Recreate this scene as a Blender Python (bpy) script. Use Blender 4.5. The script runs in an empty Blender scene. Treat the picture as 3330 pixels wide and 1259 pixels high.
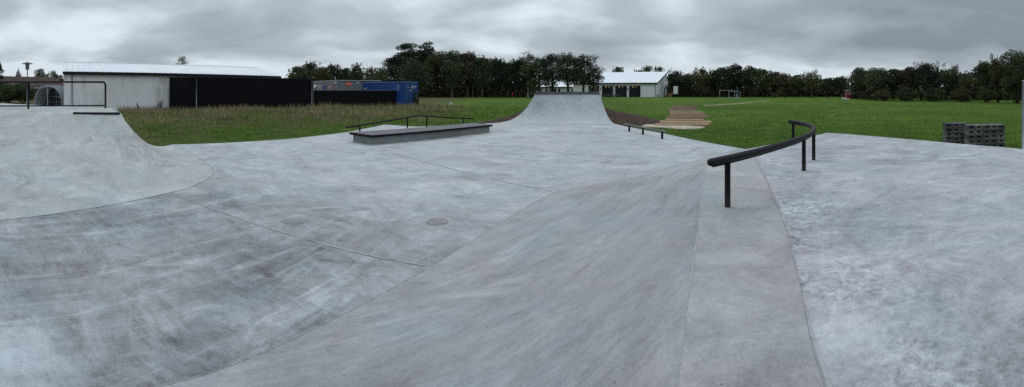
import bpy, math, random
import numpy as np
from mathutils import Vector, Matrix

SC = bpy.context.scene
COL = SC.collection
F, CX, HOR, EYE = 1275.0, 1665.0, 290.0, 2.0      # cylinder focal length (photo px), centre column, horizon row, eye height
sin, cos, pi = math.sin, math.cos, math.pi

# ------------------------------------------------------------------ camera: a cylindrical panorama, as the phone took it
cd = bpy.data.cameras.new('camera')
cam = bpy.data.objects.new('camera', cd); COL.objects.link(cam)
cam.location = (0, 0, EYE); cam.rotation_euler = (math.radians(90), 0, 0)
cd.type = 'PANO'; cd.panorama_type = 'CENTRAL_CYLINDRICAL'
cd.central_cylindrical_range_u_min = -1665.0/F
cd.central_cylindrical_range_u_max = 1665.0/F
cd.central_cylindrical_range_v_min = -(1259.0-HOR)/F
cd.central_cylindrical_range_v_max = HOR/F
cd.central_cylindrical_radius = 1.0
cd.clip_start = 0.05; cd.clip_end = 4000
SC.camera = cam

# ------------------------------------------------------------------ sky, sun, exposure
SUN_EL, SUN_AZ = math.radians(58), math.radians(-15)
world = bpy.data.worlds.new('World'); SC.world = world; world.use_nodes = True
wt = world.node_tree; wt.nodes.clear()
def wn(t): return wt.nodes.new(t)
wo = wn('ShaderNodeOutputWorld'); bg = wn('ShaderNodeBackground')
sky = wn('ShaderNodeTexSky'); sky.sky_type = 'NISHITA'; sky.sun_disc = False
sky.sun_elevation = SUN_EL; sky.sun_rotation = SUN_AZ; sky.air_density = 1.2; sky.dust_density = 2.0
bg.inputs['Strength'].default_value = 0.10
tc = wn('ShaderNodeTexCoord'); sep = wn('ShaderNodeSeparateXYZ'); wt.links.new(tc.outputs['Generated'], sep.inputs[0])
def wmath(op, a, b=None, c=None):
    n = wn('ShaderNodeMath'); n.operation = op
    for i, v in enumerate((a, b, c)):
        if v is None: continue
        if isinstance(v, (int, float)): n.inputs[i].default_value = v
        else: wt.links.new(v, n.inputs[i])
    return n.outputs[0]
zc = wmath('ADD', wmath('MAXIMUM', sep.outputs[2], 0.0), 0.20)
px_ = wmath('DIVIDE', sep.outputs[0], zc); py_ = wmath('DIVIDE', sep.outputs[1], zc)
comb = wn('ShaderNodeCombineXYZ'); wt.links.new(px_, comb.inputs[0]); wt.links.new(py_, comb.inputs[1])
def wnoise(scale, detail, rough, off, dist=0.0, stretch=(1, 1, 1)):
    mp = wn('ShaderNodeMapping'); mp.inputs['Location'].default_value = off; mp.inputs['Scale'].default_value = stretch
    wt.links.new(comb.outputs[0], mp.inputs[0])
    n = wn('ShaderNodeTexNoise'); n.inputs['Scale'].default_value = scale; n.inputs['Detail'].default_value = detail
    n.inputs['Roughness'].default_value = rough; n.inputs['Distortion'].default_value = dist
    wt.links.new(mp.outputs[0], n.inputs['Vector']); return n.outputs['Fac']
big = wnoise(0.42, 3, .5, (3.1, 7.7, 0), .3); mid = wnoise(1.15, 4, .5, (1.3, 4.2, 1.0), .3); fine = wnoise(3.4, 4, .5, (9.3, 2.2, 1.0), .4)
m = wmath('ADD', wmath('MULTIPLY', big, .62), wmath('MULTIPLY', mid, .42)); m = wmath('ADD', m, wmath('MULTIPLY', fine, .08)); m = wmath('SUBTRACT', m, .06)
# the cloud sheet is thinner (brighter) over the buildings to the left and thicker to the right
m = wmath('ADD', m, wmath('MULTIPLY', sep.outputs[0], -.028))
low = wmath('SUBTRACT', 1.0, wmath('MINIMUM', wmath('MULTIPLY', wmath('MAXIMUM', sep.outputs[2], 0.0), 9.0), 1.0))
m = wmath('ADD', m, wmath('MULTIPLY', low, .13))
ramp = wn('ShaderNodeValToRGB'); wt.links.new(m, ramp.inputs[0])
cr = ramp.color_ramp; cr.elements[0].position = .33; cr.elements[0].color = (1.95, 2.3, 2.7, 1)
cr.elements[1].position = .61; cr.elements[1].color = (6.15, 6.9, 7.6, 1)
e = cr.elements.new(.50); e.color = (3.6, 4.1, 4.6, 1)
mix = wn('ShaderNodeMixRGB'); mix.inputs[0].default_value = .93
# an overcast sky is brighter overhead than at the horizon
up = wmath('MULTIPLY_ADD', wmath('MAXIMUM', sep.outputs[2], 0.0), 1.0, 1.08)
brt = wn('ShaderNodeMixRGB'); brt.blend_type = 'MULTIPLY'; brt.inputs[0].default_value = 1.0
wt.links.new(ramp.outputs[0], brt.inputs[1]); wt.links.new(up, brt.inputs[2])
wt.links.new(sky.outputs[0], mix.inputs[1]); wt.links.new(brt.outputs[0], mix.inputs[2])
wt.links.new(mix.outputs[0], bg.inputs['Color']); wt.links.new(bg.outputs[0], wo.inputs['Surface'])

sd = bpy.data.lights.new('sun', 'SUN'); sd.energy = .8; sd.angle = math.radians(25); sd.color = (1, .97, .93)
sun = bpy.data.objects.new('sun', sd); COL.objects.link(sun)
sdir = Vector((sin(SUN_AZ)*cos(SUN_EL), cos(SUN_AZ)*cos(SUN_EL), sin(SUN_EL)))
sun.rotation_euler = sdir.to_track_quat('Z', 'Y').to_euler()
SC.cycles.use_denoising = False
vs = SC.view_settings; vs.view_transform = 'Standard'; vs.look = 'None'; vs.exposure = 0.0; vs.gamma = 1.0

# ------------------------------------------------------------------ measuring helpers
def A(px): return (px-CX)/F
def at(px, d):                       # ground point in the direction of a photo column, d metres away
    t = A(px); return (d*sin(t), d*cos(t))
def zat(row, d): return EYE-(row-HOR)*d/F
def atz(px, row, z):                 # the point at height z seen at a photo pixel
    return at(px, (EYE-z)*F/(row-HOR))
def lerp(a, b, t): return tuple(a[i]+(b[i]-a[i])*t for i in range(len(a)))

# ------------------------------------------------------------------ materials
MATS = {}
class NT:
    def __init__(s, name):
        s.m = bpy.data.materials.new(name); s.m.use_nodes = True; s.t = s.m.node_tree
        s.b = s.t.nodes['Principled BSDF']; s.tc = s.n('ShaderNodeTexCoord')
        s.geo = s.n('ShaderNodeNewGeometry')
    def n(s, t): return s.t.nodes.new(t)
    def l(s, a, b): s.t.links.new(a, b)
    def v(s, n, i, x):
        if x is None: return
        if isinstance(x, (int, float)): n.inputs[i].default_value = x
        elif isinstance(x, tuple): n.inputs[i].default_value = x
        else: s.l(x, n.inputs[i])
    def math(s, op, a, b=None, c=None, clamp=False):
        n = s.n('ShaderNodeMath'); n.operation = op; n.use_clamp = clamp
        s.v(n, 0, a); s.v(n, 1, b); s.v(n, 2, c); return n.outputs[0]
    def pos(s, loc=(0, 0, 0), rot=0.0, sc=(1, 1, 1)):
        r = s.n('ShaderNodeMapping'); r.inputs['Rotation'].default_value = (0, 0, rot); s.l(s.geo.outputs['Position'], r.inputs[0])
        q = s.n('ShaderNodeMapping'); q.inputs['Location'].default_value = loc; q.inputs['Scale'].default_value = sc
        s.l(r.outputs[0], q.inputs[0]); return q.outputs[0]
    def noise(s, vec, scale, detail=4, rough=.55, dist=0.0):
        n = s.n('ShaderNodeTexNoise'); n.inputs['Scale'].default_value = scale; n.inputs['Detail'].default_value = detail
        n.inputs['Roughness'].default_value = rough; n.inputs['Distortion'].default_value = dist
        s.l(vec, n.inputs['Vector']); return n.outputs['Fac']
    def ramp(s, f, stops):
        r = s.n('ShaderNodeValToRGB'); s.l(f, r.inputs[0]); cr = r.color_ramp
        while len(cr.elements) < len(stops): cr.elements.new(.5)
        for e, (p, c) in zip(cr.elements, stops):
            e.position = p; e.color = (c, c, c, 1) if isinstance(c, (int, float)) else (*c, 1)
        return r.outputs[0]
    def mix(s, f, a, b, mode='MIX'):
        n = s.n('ShaderNodeMixRGB'); n.blend_type = mode
        s.v(n, 0, f); s.v(n, 1, (*a, 1) if isinstance(a, tuple) else a); s.v(n, 2, (*b, 1) if isinstance(b, tuple) else b)
        return n.outputs[0]
    def bump(s, h, strength, dist=.01):
        n = s.n('ShaderNodeBump'); n.inputs['Strength'].default_value = strength; n.inputs['Distance'].default_value = dist
        s.l(h, n.inputs['Height']); s.l(n.outputs[0], s.b.inputs['Normal'])
    def out(s, col, rough=.7, metal=0.0, spec=.5):
        s.v(s.b, 'Base Color', (*col, 1) if isinstance(col, tuple) else col)
        s.v(s.b, 'Roughness', rough); s.b.inputs['Metallic'].default_value = metal
        s.b.inputs['Specular IOR Level'].default_value = spec
        return s.m
def plain(name, col, rough=.6, metal=0.0, var=.18, scale=6.0, spec=.4):
    s = NT(name); f = s.noise(s.pos(), scale, 5, .6)
    k = s.ramp(f, [(.3, 1-var), (.7, 1+var)])
    return s.out(s.mix(1.0, col, k, 'MULTIPLY'), rough, metal, spec)

def concrete(name, base, rot, stretch, contrast=.12, streak=.16, pit=0.0, warm=.25, extra=None, rough=.62):
    """trowelled concrete: clouds, chalky blotches, broken trowel strokes and arcs, grain; every pattern belongs to the surface"""
    s = NT(name)
    P0 = s.pos(); clouds = s.noise(P0, .42, 7, .62, .8); patch = s.noise(s.pos((7, 3, 0)), 1.7, 9, .70, 1.1)
    st = s.noise(s.pos((2, 5, 0), rot, (stretch, 1, 1)), 2.4, 9, .72, 1.2)
    st2 = s.noise(s.pos((12, 1, 3), rot+.12, (stretch*.45, 1, 1)), 13.0, 6, .7, .9)
    msk = s.ramp(s.noise(s.pos((21, 11, 3)), .8, 4, .6, .5), [(.42, 0), (.60, 1)])
    msk2 = s.ramp(s.noise(s.pos((41, 5, 3)), 1.3, 5, .65, .5), [(.50, 0), (.62, 1)])
    chalk = s.ramp(s.noise(s.pos((9, 33, 3), rot, (min(1, stretch*1.6), 1, 1)), 1.15, 11, .76, 1.0), [(.50, 0), (.66, 1)])
    dark = s.ramp(s.noise(s.pos((19, 3, 7), rot, (min(1, stretch*1.4), 1, 1)), .9, 11, .76, 1.0), [(.50, 0), (.68, 1)])
    speck = s.ramp(s.noise(P0, 34, 6, .85), [(.36, 0), (.64, 1)]); grit = s.ramp(s.noise(P0, 150, 3, .7), [(.35, 0), (.65, 1)])
    vo = s.n('ShaderNodeTexVoronoi'); vo.inputs['Scale'].default_value = .55; vo.inputs['Randomness'].default_value = 1.0
    wp = s.n('ShaderNodeVectorMath'); wp.operation = 'MULTIPLY_ADD'; nz = s.n('ShaderNodeTexNoise'); nz.inputs['Scale'].default_value = 1.2; s.l(P0, nz.inputs['Vector'])
    s.l(nz.outputs['Color'], wp.inputs[0]); wp.inputs[1].default_value = (.5, .5, 0); s.l(P0, wp.inputs[2]); s.l(wp.outputs[0], vo.inputs['Vector'])
    arcs = s.math('SINE', s.math('MULTIPLY', vo.outputs['Distance'], 62.0))
    arcs = s.math('MULTIPLY', s.math('MULTIPLY', arcs, msk2), s.math('SUBTRACT', s.noise(s.pos((1, 2, 3)), 6, 4, .7), .35))
    a = s.math('MULTIPLY', s.math('SUBTRACT', clouds, .5), contrast*2.6)
    a = s.math('MULTIPLY_ADD', s.math('SUBTRACT', patch, .5), contrast*2.2, a)
    a = s.math('MULTIPLY_ADD', s.math('SUBTRACT', st, .5), streak*2.6, a)
    a = s.math('MULTIPLY_ADD', s.math('MULTIPLY', s.math('SUBTRACT', st2, .5), s.math('MULTIPLY_ADD', msk, .8, .25)), streak*2.6, a)
    a = s.math('MULTIPLY_ADD', chalk, contrast*1.25, a); a = s.math('MULTIPLY_ADD', dark, -contrast*1.2, a)
    a = s.math('MULTIPLY_ADD', arcs, .13, a)
    a = s.math('MULTIPLY_ADD', s.math('SUBTRACT', speck, .5), .20, a)
    a = s.math('MULTIPLY_ADD', s.math('SUBTRACT', s.ramp(s.noise(s.pos((5, 6, 7), rot, (min(1, stretch*1.8), 1, 1)), 9, 9, .82, .5), [(.40, 0), (.60, 1)]), .5), .15, a)
    a = s.math('MULTIPLY_ADD', s.math('SUBTRACT', grit, .5), .26, a)
    if extra: a = extra(s, a)
    c = s.mix(1.0, tuple(v*.93 for v in base), s.math('ADD', a, 1.0), 'MULTIPLY')
    tint = s.ramp(s.noise(s.pos((31, 17, 0)), .75, 6, .65, .6), [(.36, (.95, 1.0, 1.035)), (.5, (1, 1, 1)), (.64, (1.035, .99, 1.0))])
    c = s.mix(1.0, c, tint, 'MULTIPLY')
    ch = s.ramp(s.noise(s.pos((3, 8, 5)), 24, 1, .5), [(.19, .5), (.215, 1)])      # scattered small dark chips
    c = s.mix(1.0, c, ch, 'MULTIPLY')
    h = s.math('MULTIPLY_ADD', speck, .5, s.math('MULTIPLY', st2, .8)); h = s.math('MULTIPLY_ADD', patch, 2.2, h)
    s.bump(h, .45, .014)
    r = s.math('MULTIPLY_ADD', chalk, .15, rough)
    return s.out(c, r, 0, .4)

def region(s, cx, cy, r0, r1):       # 1 inside r0, 0 beyond r1, ragged edge
    d = s.n('ShaderNodeVectorMath'); d.operation = 'DISTANCE'; s.l(s.geo.outputs['Position'], d.inputs[0]); d.inputs[1].default_value = (cx, cy, 0)
    w = s.math('MULTIPLY_ADD', s.noise(s.pos(), 3.0, 5, .7), 1.0, d.outputs['Value'])
    return s.math('SUBTRACT', 1.0, s.math('DIVIDE', s.math('SUBTRACT', w, r0+.5), r1-r0, clamp=True), clamp=True)
def plaza_extra(s, a):
    bay = region(s, -3.6, 2.0, 2.2, 5.0)                                       # the near bay was trowelled lengthwise in long strokes
    ls = s.noise(s.pos((2, 5, 8), -1.33, (.17, 1, 1)), 1.9, 10, .72, 1.0); l2 = s.ramp(s.noise(s.pos((6, 1, 2), -1.4, (.12, 1, 1)), 2.6, 9, .72, .8), [(.54, 0), (.66, 1)])
    a = s.math('MULTIPLY_ADD', s.math('MULTIPLY', s.math('SUBTRACT', ls, .5), bay), 1.15, a)
    a = s.math('MULTIPLY_ADD', s.math('MULTIPLY', l2, bay), .42, a)
    a = s.math('MULTIPLY_ADD', region(s, -3.6, 2.6, 1.6, 5.2), -.38, a)        # darker bay beside the quarter pipe
    a = s.math('MULTIPLY_ADD', region(s, -2.95, .80, .25, .75), .42, a)        # pale cement bloom
    a = s.math('MULTIPLY_ADD', region(s, -1.95, 2.9, .1, .9), .13, a)
    a = s.math('MULTIPLY_ADD', region(s, -.9, 4.9, .5, 2.2), -.07, a)
    return a
def quarter_extra(s, a):
    sc = s.ramp(s.noise(s.pos((2, 2, 2), .35, (.3, 1, 1)), 5, 8, .75, .5), [(.46, 0), (.60, 1)])
    return s.math('MULTIPLY_ADD', s.math('MULTIPLY', sc, region(s, -8.3, 6.0, .3, 1.5)), -.34, a)
def deck_extra(s, a):
    sp = s.n('ShaderNodeVectorMath'); sp.operation = 'DOT_PRODUCT'; s.l(s.geo.outputs['Position'], sp.inputs[0]); sp.inputs[1].default_value = (.866, -.5, 0)
    u = s.math('SUBTRACT', sp.outputs['Value'], .72)
    near = s.math('SUBTRACT', 1.0, s.math('DIVIDE', u, 1.5, clamp=True), clamp=True)
    pitn = s.noise(s.pos((5, 5, 0)), 11, 6, .75, .6)
    pr = s.ramp(pitn, [(.36, -.62), (.52, .18), (.66, .42)])
    br = s.ramp(s.noise(s.pos((8, 2, 0)), 1.1, 3, .6), [(.42, 0), (.58, 1)])
    k = s.math('MULTIPLY', near, s.math('MULTIPLY_ADD', br, .8, .35))
    return s.math('MULTIPLY_ADD', s.math('SUBTRACT', pitn, .5), s.math('MULTIPLY', k, 3.0), s.math('MULTIPLY_ADD', region(s, 2.85, 1.75, .1, .8), -.16, s.math('MULTIPLY_ADD', region(s, 2.2, 1.5, .2, 1.1), .12, a)))

M = {}
M['plaza'] = concrete('plaza_concrete', (.338, .356, .370), .08, .50, .28, .22, extra=plaza_extra)
M['quarter'] = concrete('quarter_concrete', (.340, .356, .350), .9, .6, .26, .14, extra=quarter_extra)
M['bank'] = concrete('bank_concrete', (.272, .280, .288), 2.45, .26, .25, .29)
M['strip'] = concrete('strip_concrete', (.303, .310, .310), 1.05, .7, .24, .14)
M['deck'] = concrete('deck_concrete', (.345, .358, .376), .5, .5, .30, .24, extra=deck_extra)
M['far_ramp'] = concrete('far_ramp_concrete', (.335, .362, .368), 1.5, .5, .20, .16)
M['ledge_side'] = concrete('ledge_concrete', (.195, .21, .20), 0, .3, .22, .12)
M['joint'] = plain('joint_filler', (.205, .215, .222), .85, var=.3, scale=9)
M['joint_pale'] = plain('joint_cement', (.29, .30, .31), .85, var=.25, scale=9)
M['stain'] = plain('stain_concrete', (.185, .182, .188), .8, var=.45, scale=14)
M['black_steel'] = plain('black_painted_steel', (.004, .0045, .006), .5, 0, .25, 9, .18)
M['grey_steel'] = plain('worn_dark_steel', (.075, .08, .09), .5, 0.2, .3, 7)
M['galv'] = plain('galvanised_steel', (.30, .33, .36), .45, .6, .2, 7)
M['bar_top'] = plain('scuffed_bar_steel', (.16, .17, .18), .45, .5, .3, 11)
M['ledge_top'] = plain('ledge_black_topping', (.062, .062, .075), .5, 0, .45, 3.2)
M['white_wall'] = None
s = NT('stained_render'); st = s.noise(s.pos((0, 0, 0), 0, (1, 1, .18)), 1.6, 6, .7); b = s.noise(s.pos(), .5, 4, .6)
f = s.math('MULTIPLY_ADD', st, .5, s.math('MULTIPLY', b, .5))
c_ = s.ramp(f, [(.32, (.42, .425, .42)), (.44, (.66, .665, .65)), (.6, (.78, .785, .77))])
drip = s.ramp(s.noise(s.pos((3, 3, 0), 0, (1, 1, .10)), 3.3, 6, .75), [(.3, .55), (.38, 1)])
M['white_wall'] = s.out(s.mix(.6, c_, s.mix(1, c_, drip, 'MULTIPLY')), .85)
M['white_paint'] = plain('white_painted_brick', (.70, .69, .70), .8, 0, .06, 3)
M['roof_white'] = plain('pale_metal_roof', (.62, .66, .70), .42, 0, .06, .6, .5)
M['roof_left'] = plain('weathered_metal_roof', (.60, .63, .66), .5, 0, .10, .8, .5)
M['dark_trim'] = plain('dark_trim', (.012, .014, .018), .6, 0, .18, 6, .2)
M['black_board'] = plain('black_stained_board', (.0062, .0064, .008), .9, 0, .4, 3, .12)
M['pipe_grey'] = plain('grey_downpipe', (.16, .175, .19), .5)
M['glass'] = plain('dark_glass', (.012, .016, .020), .08, 0, .2, 2, .8)
M['glow_lamp'] = plain('warm_lamp_shade', (.55, .33, .14), .6)
M['cabin'] = plain('cabin_grey', (.13, .145, .155), .6, 0, .1, 2)
M['cabin_light'] = plain('cabin_trim', (.26, .28, .28), .6)
M['blue'] = plain('container_blue', (.006, .050, .21), .5, .1, .2, 1.5)
M['blue_dark'] = plain('container_door_blue', (.006, .046, .18), .5, .1, .3, 2)
M['red'] = plain('red_paint', (.30, .012, .02), .5)
M['orange_red'] = plain('sign_red', (.55, .06, .03), .5)
M['white'] = plain('white_plastic', (.62, .64, .66), .5)
M['rod'] = plain('lock_rod_steel', (.20, .25, .32), .4, .5)
M['soil'] = None
s = NT('turned_soil'); n1 = s.noise(s.pos(), 2.2, 7, .75); n2 = s.noise(s.pos(), 12, 5, .7)
c_ = s.ramp(s.math('MULTIPLY_ADD', n2, .5, s.math('MULTIPLY', n1, .5)), [(.35, (.020, .014, .011)), (.5, (.052, .036, .027)), (.68, (.12, .088, .064))])
s.bump(n2, .9, .08); M['soil'] = s.out(c_, .95, 0, .1)
s = NT('worn_plank'); n1 = s.noise(s.pos((0, 0, 0), .1, (.15, 1, 1)), 9, 5, .7); oi = s.n('ShaderNodeObjectInfo')
c_ = s.ramp(n1, [(.3, (.12, .078, .046)), (.6, (.27, .185, .11)), (.8, (.38, .28, .18))])
k = s.math('MULTIPLY_ADD', oi.outputs['Random'], .6, .62); s.bump(n1, .4, .02)
M['plank'] = s.out(s.mix(1, c_, k, 'MULTIPLY'), .85, 0, .2)
M['mat_pale'] = plain('pale_sandy_board', (.33, .29, .21), .9, 0, .3, 2.5)
M['sand'] = plain('worn_sand', (.24, .20, .13), .95, 0, .3, 1.2, .1)
M['bark'] = plain('bark', (.030, .026, .022), .95, 0, .4, 4, .1)
M['bark_pale'] = plain('bark_pale', (.075, .070, .060), .95, 0, .4, 4, .1)
M['red_roof'] = plain('red_brown_tile', (.045, .028, .026), .85, 0, .3, 1.2, .2)
M['tile_light'] = plain('orange_tile', (.20, .095, .07), .85, 0, .3, 1.5, .2)
M['brick'] = plain('red_brick', (.10, .05, .04), .9, 0, .3, 3, .2)
M['wood'] = plain('orange_wood', (.20, .115, .055), .8, 0, .3, 3)
M['acrylic'] = plain('shelter_panel', (.30, .33, .33), .35, 0, .1, 1)
M['tyre'] = plain('tyre_rubber', (.012, .012, .014), .8)
M['skin'] = plain('skin', (.35, .20, .15), .6, 0, .05)
M['pink'] = plain('pink_jacket', (.45, .05, .10), .8, 0, .1)
M['dark_cloth'] = plain('dark_clothes', (.03, .03, .04), .9, 0, .1)
M['goal_red'] = plain('goal_dark_band', (.06, .06, .065), .5)
M['stone'] = plain('paving_slab', (.20, .20, .19), .9, 0, .2, 2)
M['road_stone'] = plain('pale_paving', (.24, .245, .25), .9, 0, .15, 1)

def leafmat(name, a, b, c, sc=.45):
    s = NT(name); f = s.noise(s.pos(), sc, 4, .6); rnd = s.geo.outputs['Random Per Island']
    f = s.math('MULTIPLY_ADD', s.math('SUBTRACT', rnd, .5), .34, f)
    oi = s.n('ShaderNodeObjectInfo'); k = s.math('MULTIPLY_ADD', oi.outputs['Random'], .75, .90)
    col = s.ramp(f, [(.30, a), (.5, b), (.72, c)])
    return s.out(s.mix(1, col, k, 'MULTIPLY'), .8, 0, .12)
M['leaf'] = leafmat('dark_leaf', (.018, .028, .014), (.034, .048, .021), (.062, .078, .032))
M['leaf_olive'] = leafmat('olive_leaf', (.026, .031, .013), (.048, .053, .021), (.085, .083, .034))
M['leaf_blue'] = leafmat('pine_leaf', (.012, .022, .015), (.022, .036, .022), (.038, .052, .030))
M['leaf_brown'] = leafmat('brown_leaf', (.022, .023, .013), (.042, .040, .021), (.074, .062, .032))
M['grass_green'] = leafmat('grass_blade', (.036, .070, .012), (.068, .115, .018), (.120, .165, .036), .8)
M['grass_dry'] = leafmat('dry_grass_blade', (.085, .085, .038), (.19, .155, .085), (.35, .285, .175), .22)
M['weed'] = leafmat('weed_leaf', (.035, .035, .022), (.060, .052, .034), (.09, .08, .05))

# lawn: mown green to the right, rough field to the left, worn earth beside the concrete
s = NT('lawn'); P0 = s.pos()
n1 = s.noise(P0, .10, 5, .6, .4); n2 = s.noise(P0, .7, 6, .7, .4); n3 = s.noise(P0, 9, 4, .75); n4 = s.noise(P0, 40, 2, .7)
f = s.math('MULTIPLY_ADD', n2, .38, s.math('MULTIPLY', n1, .30)); f = s.math('MULTIPLY_ADD', n3, .20, f); f = s.math('MULTIPLY_ADD', n4, .12, f)
green = s.ramp(f, [(.38, (.026, .058, .009)), (.48, (.054, .102, .014)), (.58, (.095, .150, .020)), (.70, (.16, .18, .045))])
brown = s.ramp(f, [(.36, (.035, .050, .018)), (.5, (.075, .075, .035)), (.66, (.14, .115, .065))])
sx = s.n('ShaderNodeSeparateXYZ'); s.l(s.geo.outputs['Position'], sx.inputs[0])
wv = s.math('MULTIPLY_ADD', s.noise(P0, .16, 4, .65), 14.0, s.math('MULTIPLY', sx.outputs[0], -1.0))
fm = s.math('DIVIDE', s.math('SUBTRACT', wv, 14.5), 7.0, clamp=True)
M['lawn'] = None
colr = s.mix(fm, green, brown); s.bump(s.math('MULTIPLY_ADD', n3, 1.0, n4), .7, .06)
M['lawn'] = s.out(colr, .95, 0, .08)

# ------------------------------------------------------------------ mesh helpers
class MB:
    def __init__(s): s.v = []; s.f = []; s.mi = []; s.cur = 0
    def quad(s, *p):
        i = len(s.v); s.v += [tuple(q) for q in p]; s.f.append(tuple(range(i, i+len(p)))); s.mi.append(s.cur)
    def prism(s, poly, z0, z1):                        # poly: list of xy (counter-clockwise or not)
        a = sum(poly[i][0]*poly[(i+1) % len(poly)][1]-poly[(i+1) % len(poly)][0]*poly[i][1] for i in range(len(poly)))
        if a < 0: poly = poly[::-1]
        n = len(poly); i = len(s.v)
        s.v += [(x, y, z0) for x, y in poly]+[(x, y, z1) for x, y in poly]
        s.f.append(tuple(i+k for k in range(n))[::-1]); s.f.append(tuple(i+n+k for k in range(n)))
        for k in range(n): s.f.append((i+k, i+(k+1) % n, i+n+(k+1) % n, i+n+k))
        s.mi += [s.cur]*(n+2)
    def box(s, c, sz, rz=0.0):
        x, y = sz[0]/2, sz[1]/2; ca, sa = cos(rz), sin(rz)
        s.prism([(c[0]+ca*a-sa*b, c[1]+sa*a+ca*b) for a, b in ((-x, -y), (x, -y), (x, y), (-x, y))], c[2]-sz[2]/2, c[2]+sz[2]/2)
    def hexa(s, p):                                    # 8 corners: bottom four, top four
        i = len(s.v); s.v += [tuple(q) for q in p]
        for f in ((3, 2, 1, 0), (4, 5, 6, 7), (0, 1, 5, 4), (1, 2, 6, 5), (2, 3, 7, 6), (3, 0, 4, 7)): s.f.append(tuple(i+k for k in f)); s.mi.append(s.cur)
    def tube(s, pts, r, n=10, cap=True):
        pts = [Vector(p) for p in pts]; rr = r if isinstance(r, (list, tuple)) else [r]*len(pts); base = len(s.v); up0 = None
        for k, p in enumerate(pts):
            d = ((pts[k+1]-p) if k < len(pts)-1 else Vector((0, 0, 0)))
            if d.length: d = d.normalized()
            if k > 0: d = d+(p-pts[k-1]).normalized()
            d.normalize()
            if up0 is None: up0 = Vector((0, 0, 1)) if abs(d.z) < .9 else Vector((1, 0, 0))
            a = d.cross(up0).normalized(); b = a.cross(d).normalized(); up0 = b
            for j in range(n):
                t = 2*pi*j/n; q = p+(a*cos(t)+b*sin(t))*rr[k]; s.v.append(tuple(q))
        for k in range(len(pts)-1):
            for j in range(n):
                a0 = base+k*n+j; a1 = base+k*n+(j+1) % n; s.f.append((a0, a0+n, a1+n, a1)[::-1]); s.mi.append(s.cur)
        if cap:
            s.f.append(tuple(base+j for j in range(n))); e = base+(len(pts)-1)*n
            s.f.append(tuple(e+j for j in range(n))[::-1]); s.mi += [s.cur]*2
    def grid(s, rows):
        base = len(s.v); w = len(rows[0])
        for r in rows: s.v += [tuple(p) for p in r]
        for i in range(len(rows)-1):
            for j in range(w-1):
                a = base+i*w+j; s.f.append((a, a+1, a+w+1, a+w)); s.mi.append(s.cur)
    def lathe(s, c, prof, n=24):                       # prof: (r, z)
        base = len(s.v)
        for r, z in prof:
            for j in range(n): s.v.append((c[0]+r*cos(2*pi*j/n), c[1]+r*sin(2*pi*j/n), c[2]+z))
        for k in range(len(prof)-1):
            for j in range(n):
                a0 = base+k*n+j; a1 = base+k*n+(j+1) % n; s.f.append((a0, a1, a1+n, a0+n)); s.mi.append(s.cur)
    def build(s, name, mats, parent=None, origin=None, smooth=False):
        if origin is None: origin = parent['_o'] if parent is not None and '_o' in parent.keys() else (0, 0, 0)
        me = bpy.data.meshes.new(name)
        o3 = origin
        me.from_pydata([(a-o3[0], b-o3[1], c-o3[2]) for a, b, c in s.v], [], s.f)
        ms = mats if isinstance(mats, (list, tuple)) else [mats]
        for m_ in ms: me.materials.append(m_)
        if len(ms) > 1: me.polygons.foreach_set('material_index', s.mi)
        if smooth: me.polygons.foreach_set('use_smooth', [True]*len(me.polygons))
        me.update()
        o = bpy.data.objects.new(name, me); COL.objects.link(o)
        if parent is not None:
            o.parent = parent; o['_o'] = list(o3)
        else: o.location = o3; o['_o'] = list(o3)
        return o
ALL_O = []
def tag(o, label=None, cat=None, group=None, kind=None):
    if label: o['label'] = label
    if cat: o['category'] = cat
    if group: o['group'] = group
    if kind: o['kind'] = kind
    return o
def empty(name, loc, label, cat, group=None):
    o = bpy.data.objects.new(name, None); COL.objects.link(o); o.location = loc; o['_o'] = list(loc)
    o.empty_display_size = .2
    return tag(o, label, cat, group)
def copy_tree(o, parent=None):
    c = o.copy(); COL.objects.link(c)
    if parent is not None: c.parent = parent
    for ch in list(o.children): copy_tree(ch, c)
    return c
def bigmesh(name, V, Fq, mat, parent=None, origin=(0, 0, 0)):
    """fast mesh from numpy: V (n,3), Fq (m,k) with k = 3 or 4"""
    V = V-np.array(origin); me = bpy.data.meshes.new(name); k = Fq.shape[1]
    me.vertices.add(len(V)); me.vertices.foreach_set('co', V.astype(np.float32).ravel())
    me.loops.add(Fq.size); me.loops.foreach_set('vertex_index', Fq.astype(np.int32).ravel())
    me.polygons.add(len(Fq)); me.polygons.foreach_set('loop_start', np.arange(0, Fq.size, k, dtype=np.int32))
    me.polygons.foreach_set('loop_total', np.full(len(Fq), k, dtype=np.int32))
    me.materials.append(mat); me.update(calc_edges=True)
    o = bpy.data.objects.new(name, me); COL.objects.link(o)
    if parent is not None: o.parent = parent
    else: o.location = origin
    return o
def inside(px, py, poly):
    r = np.zeros(len(px), bool); n = len(poly)
    for i in range(n):
        x0, y0 = poly[i]; x1, y1 = poly[(i+1) % n]
        c = ((y0 > py) != (y1 > py)) & (px < (x1-x0)*(py-y0)/((y1-y0) or 1e-9)+x0); r ^= c
    return r

# ------------------------------------------------------------------ the ground
mb = MB(); G0 = -.05
ring = [0, 30, 80, 200, 500, 1800]
V = [(0, 0, G0)]
mb.quad((-1800, -1800, G0), (1800, -1800, G0), (1800, 1800, G0), (-1800, 1800, G0))
tag(mb.build('lawn', M['lawn']), 'green lawn and rough field stretching to the trees', None, None, 'structure')

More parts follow.
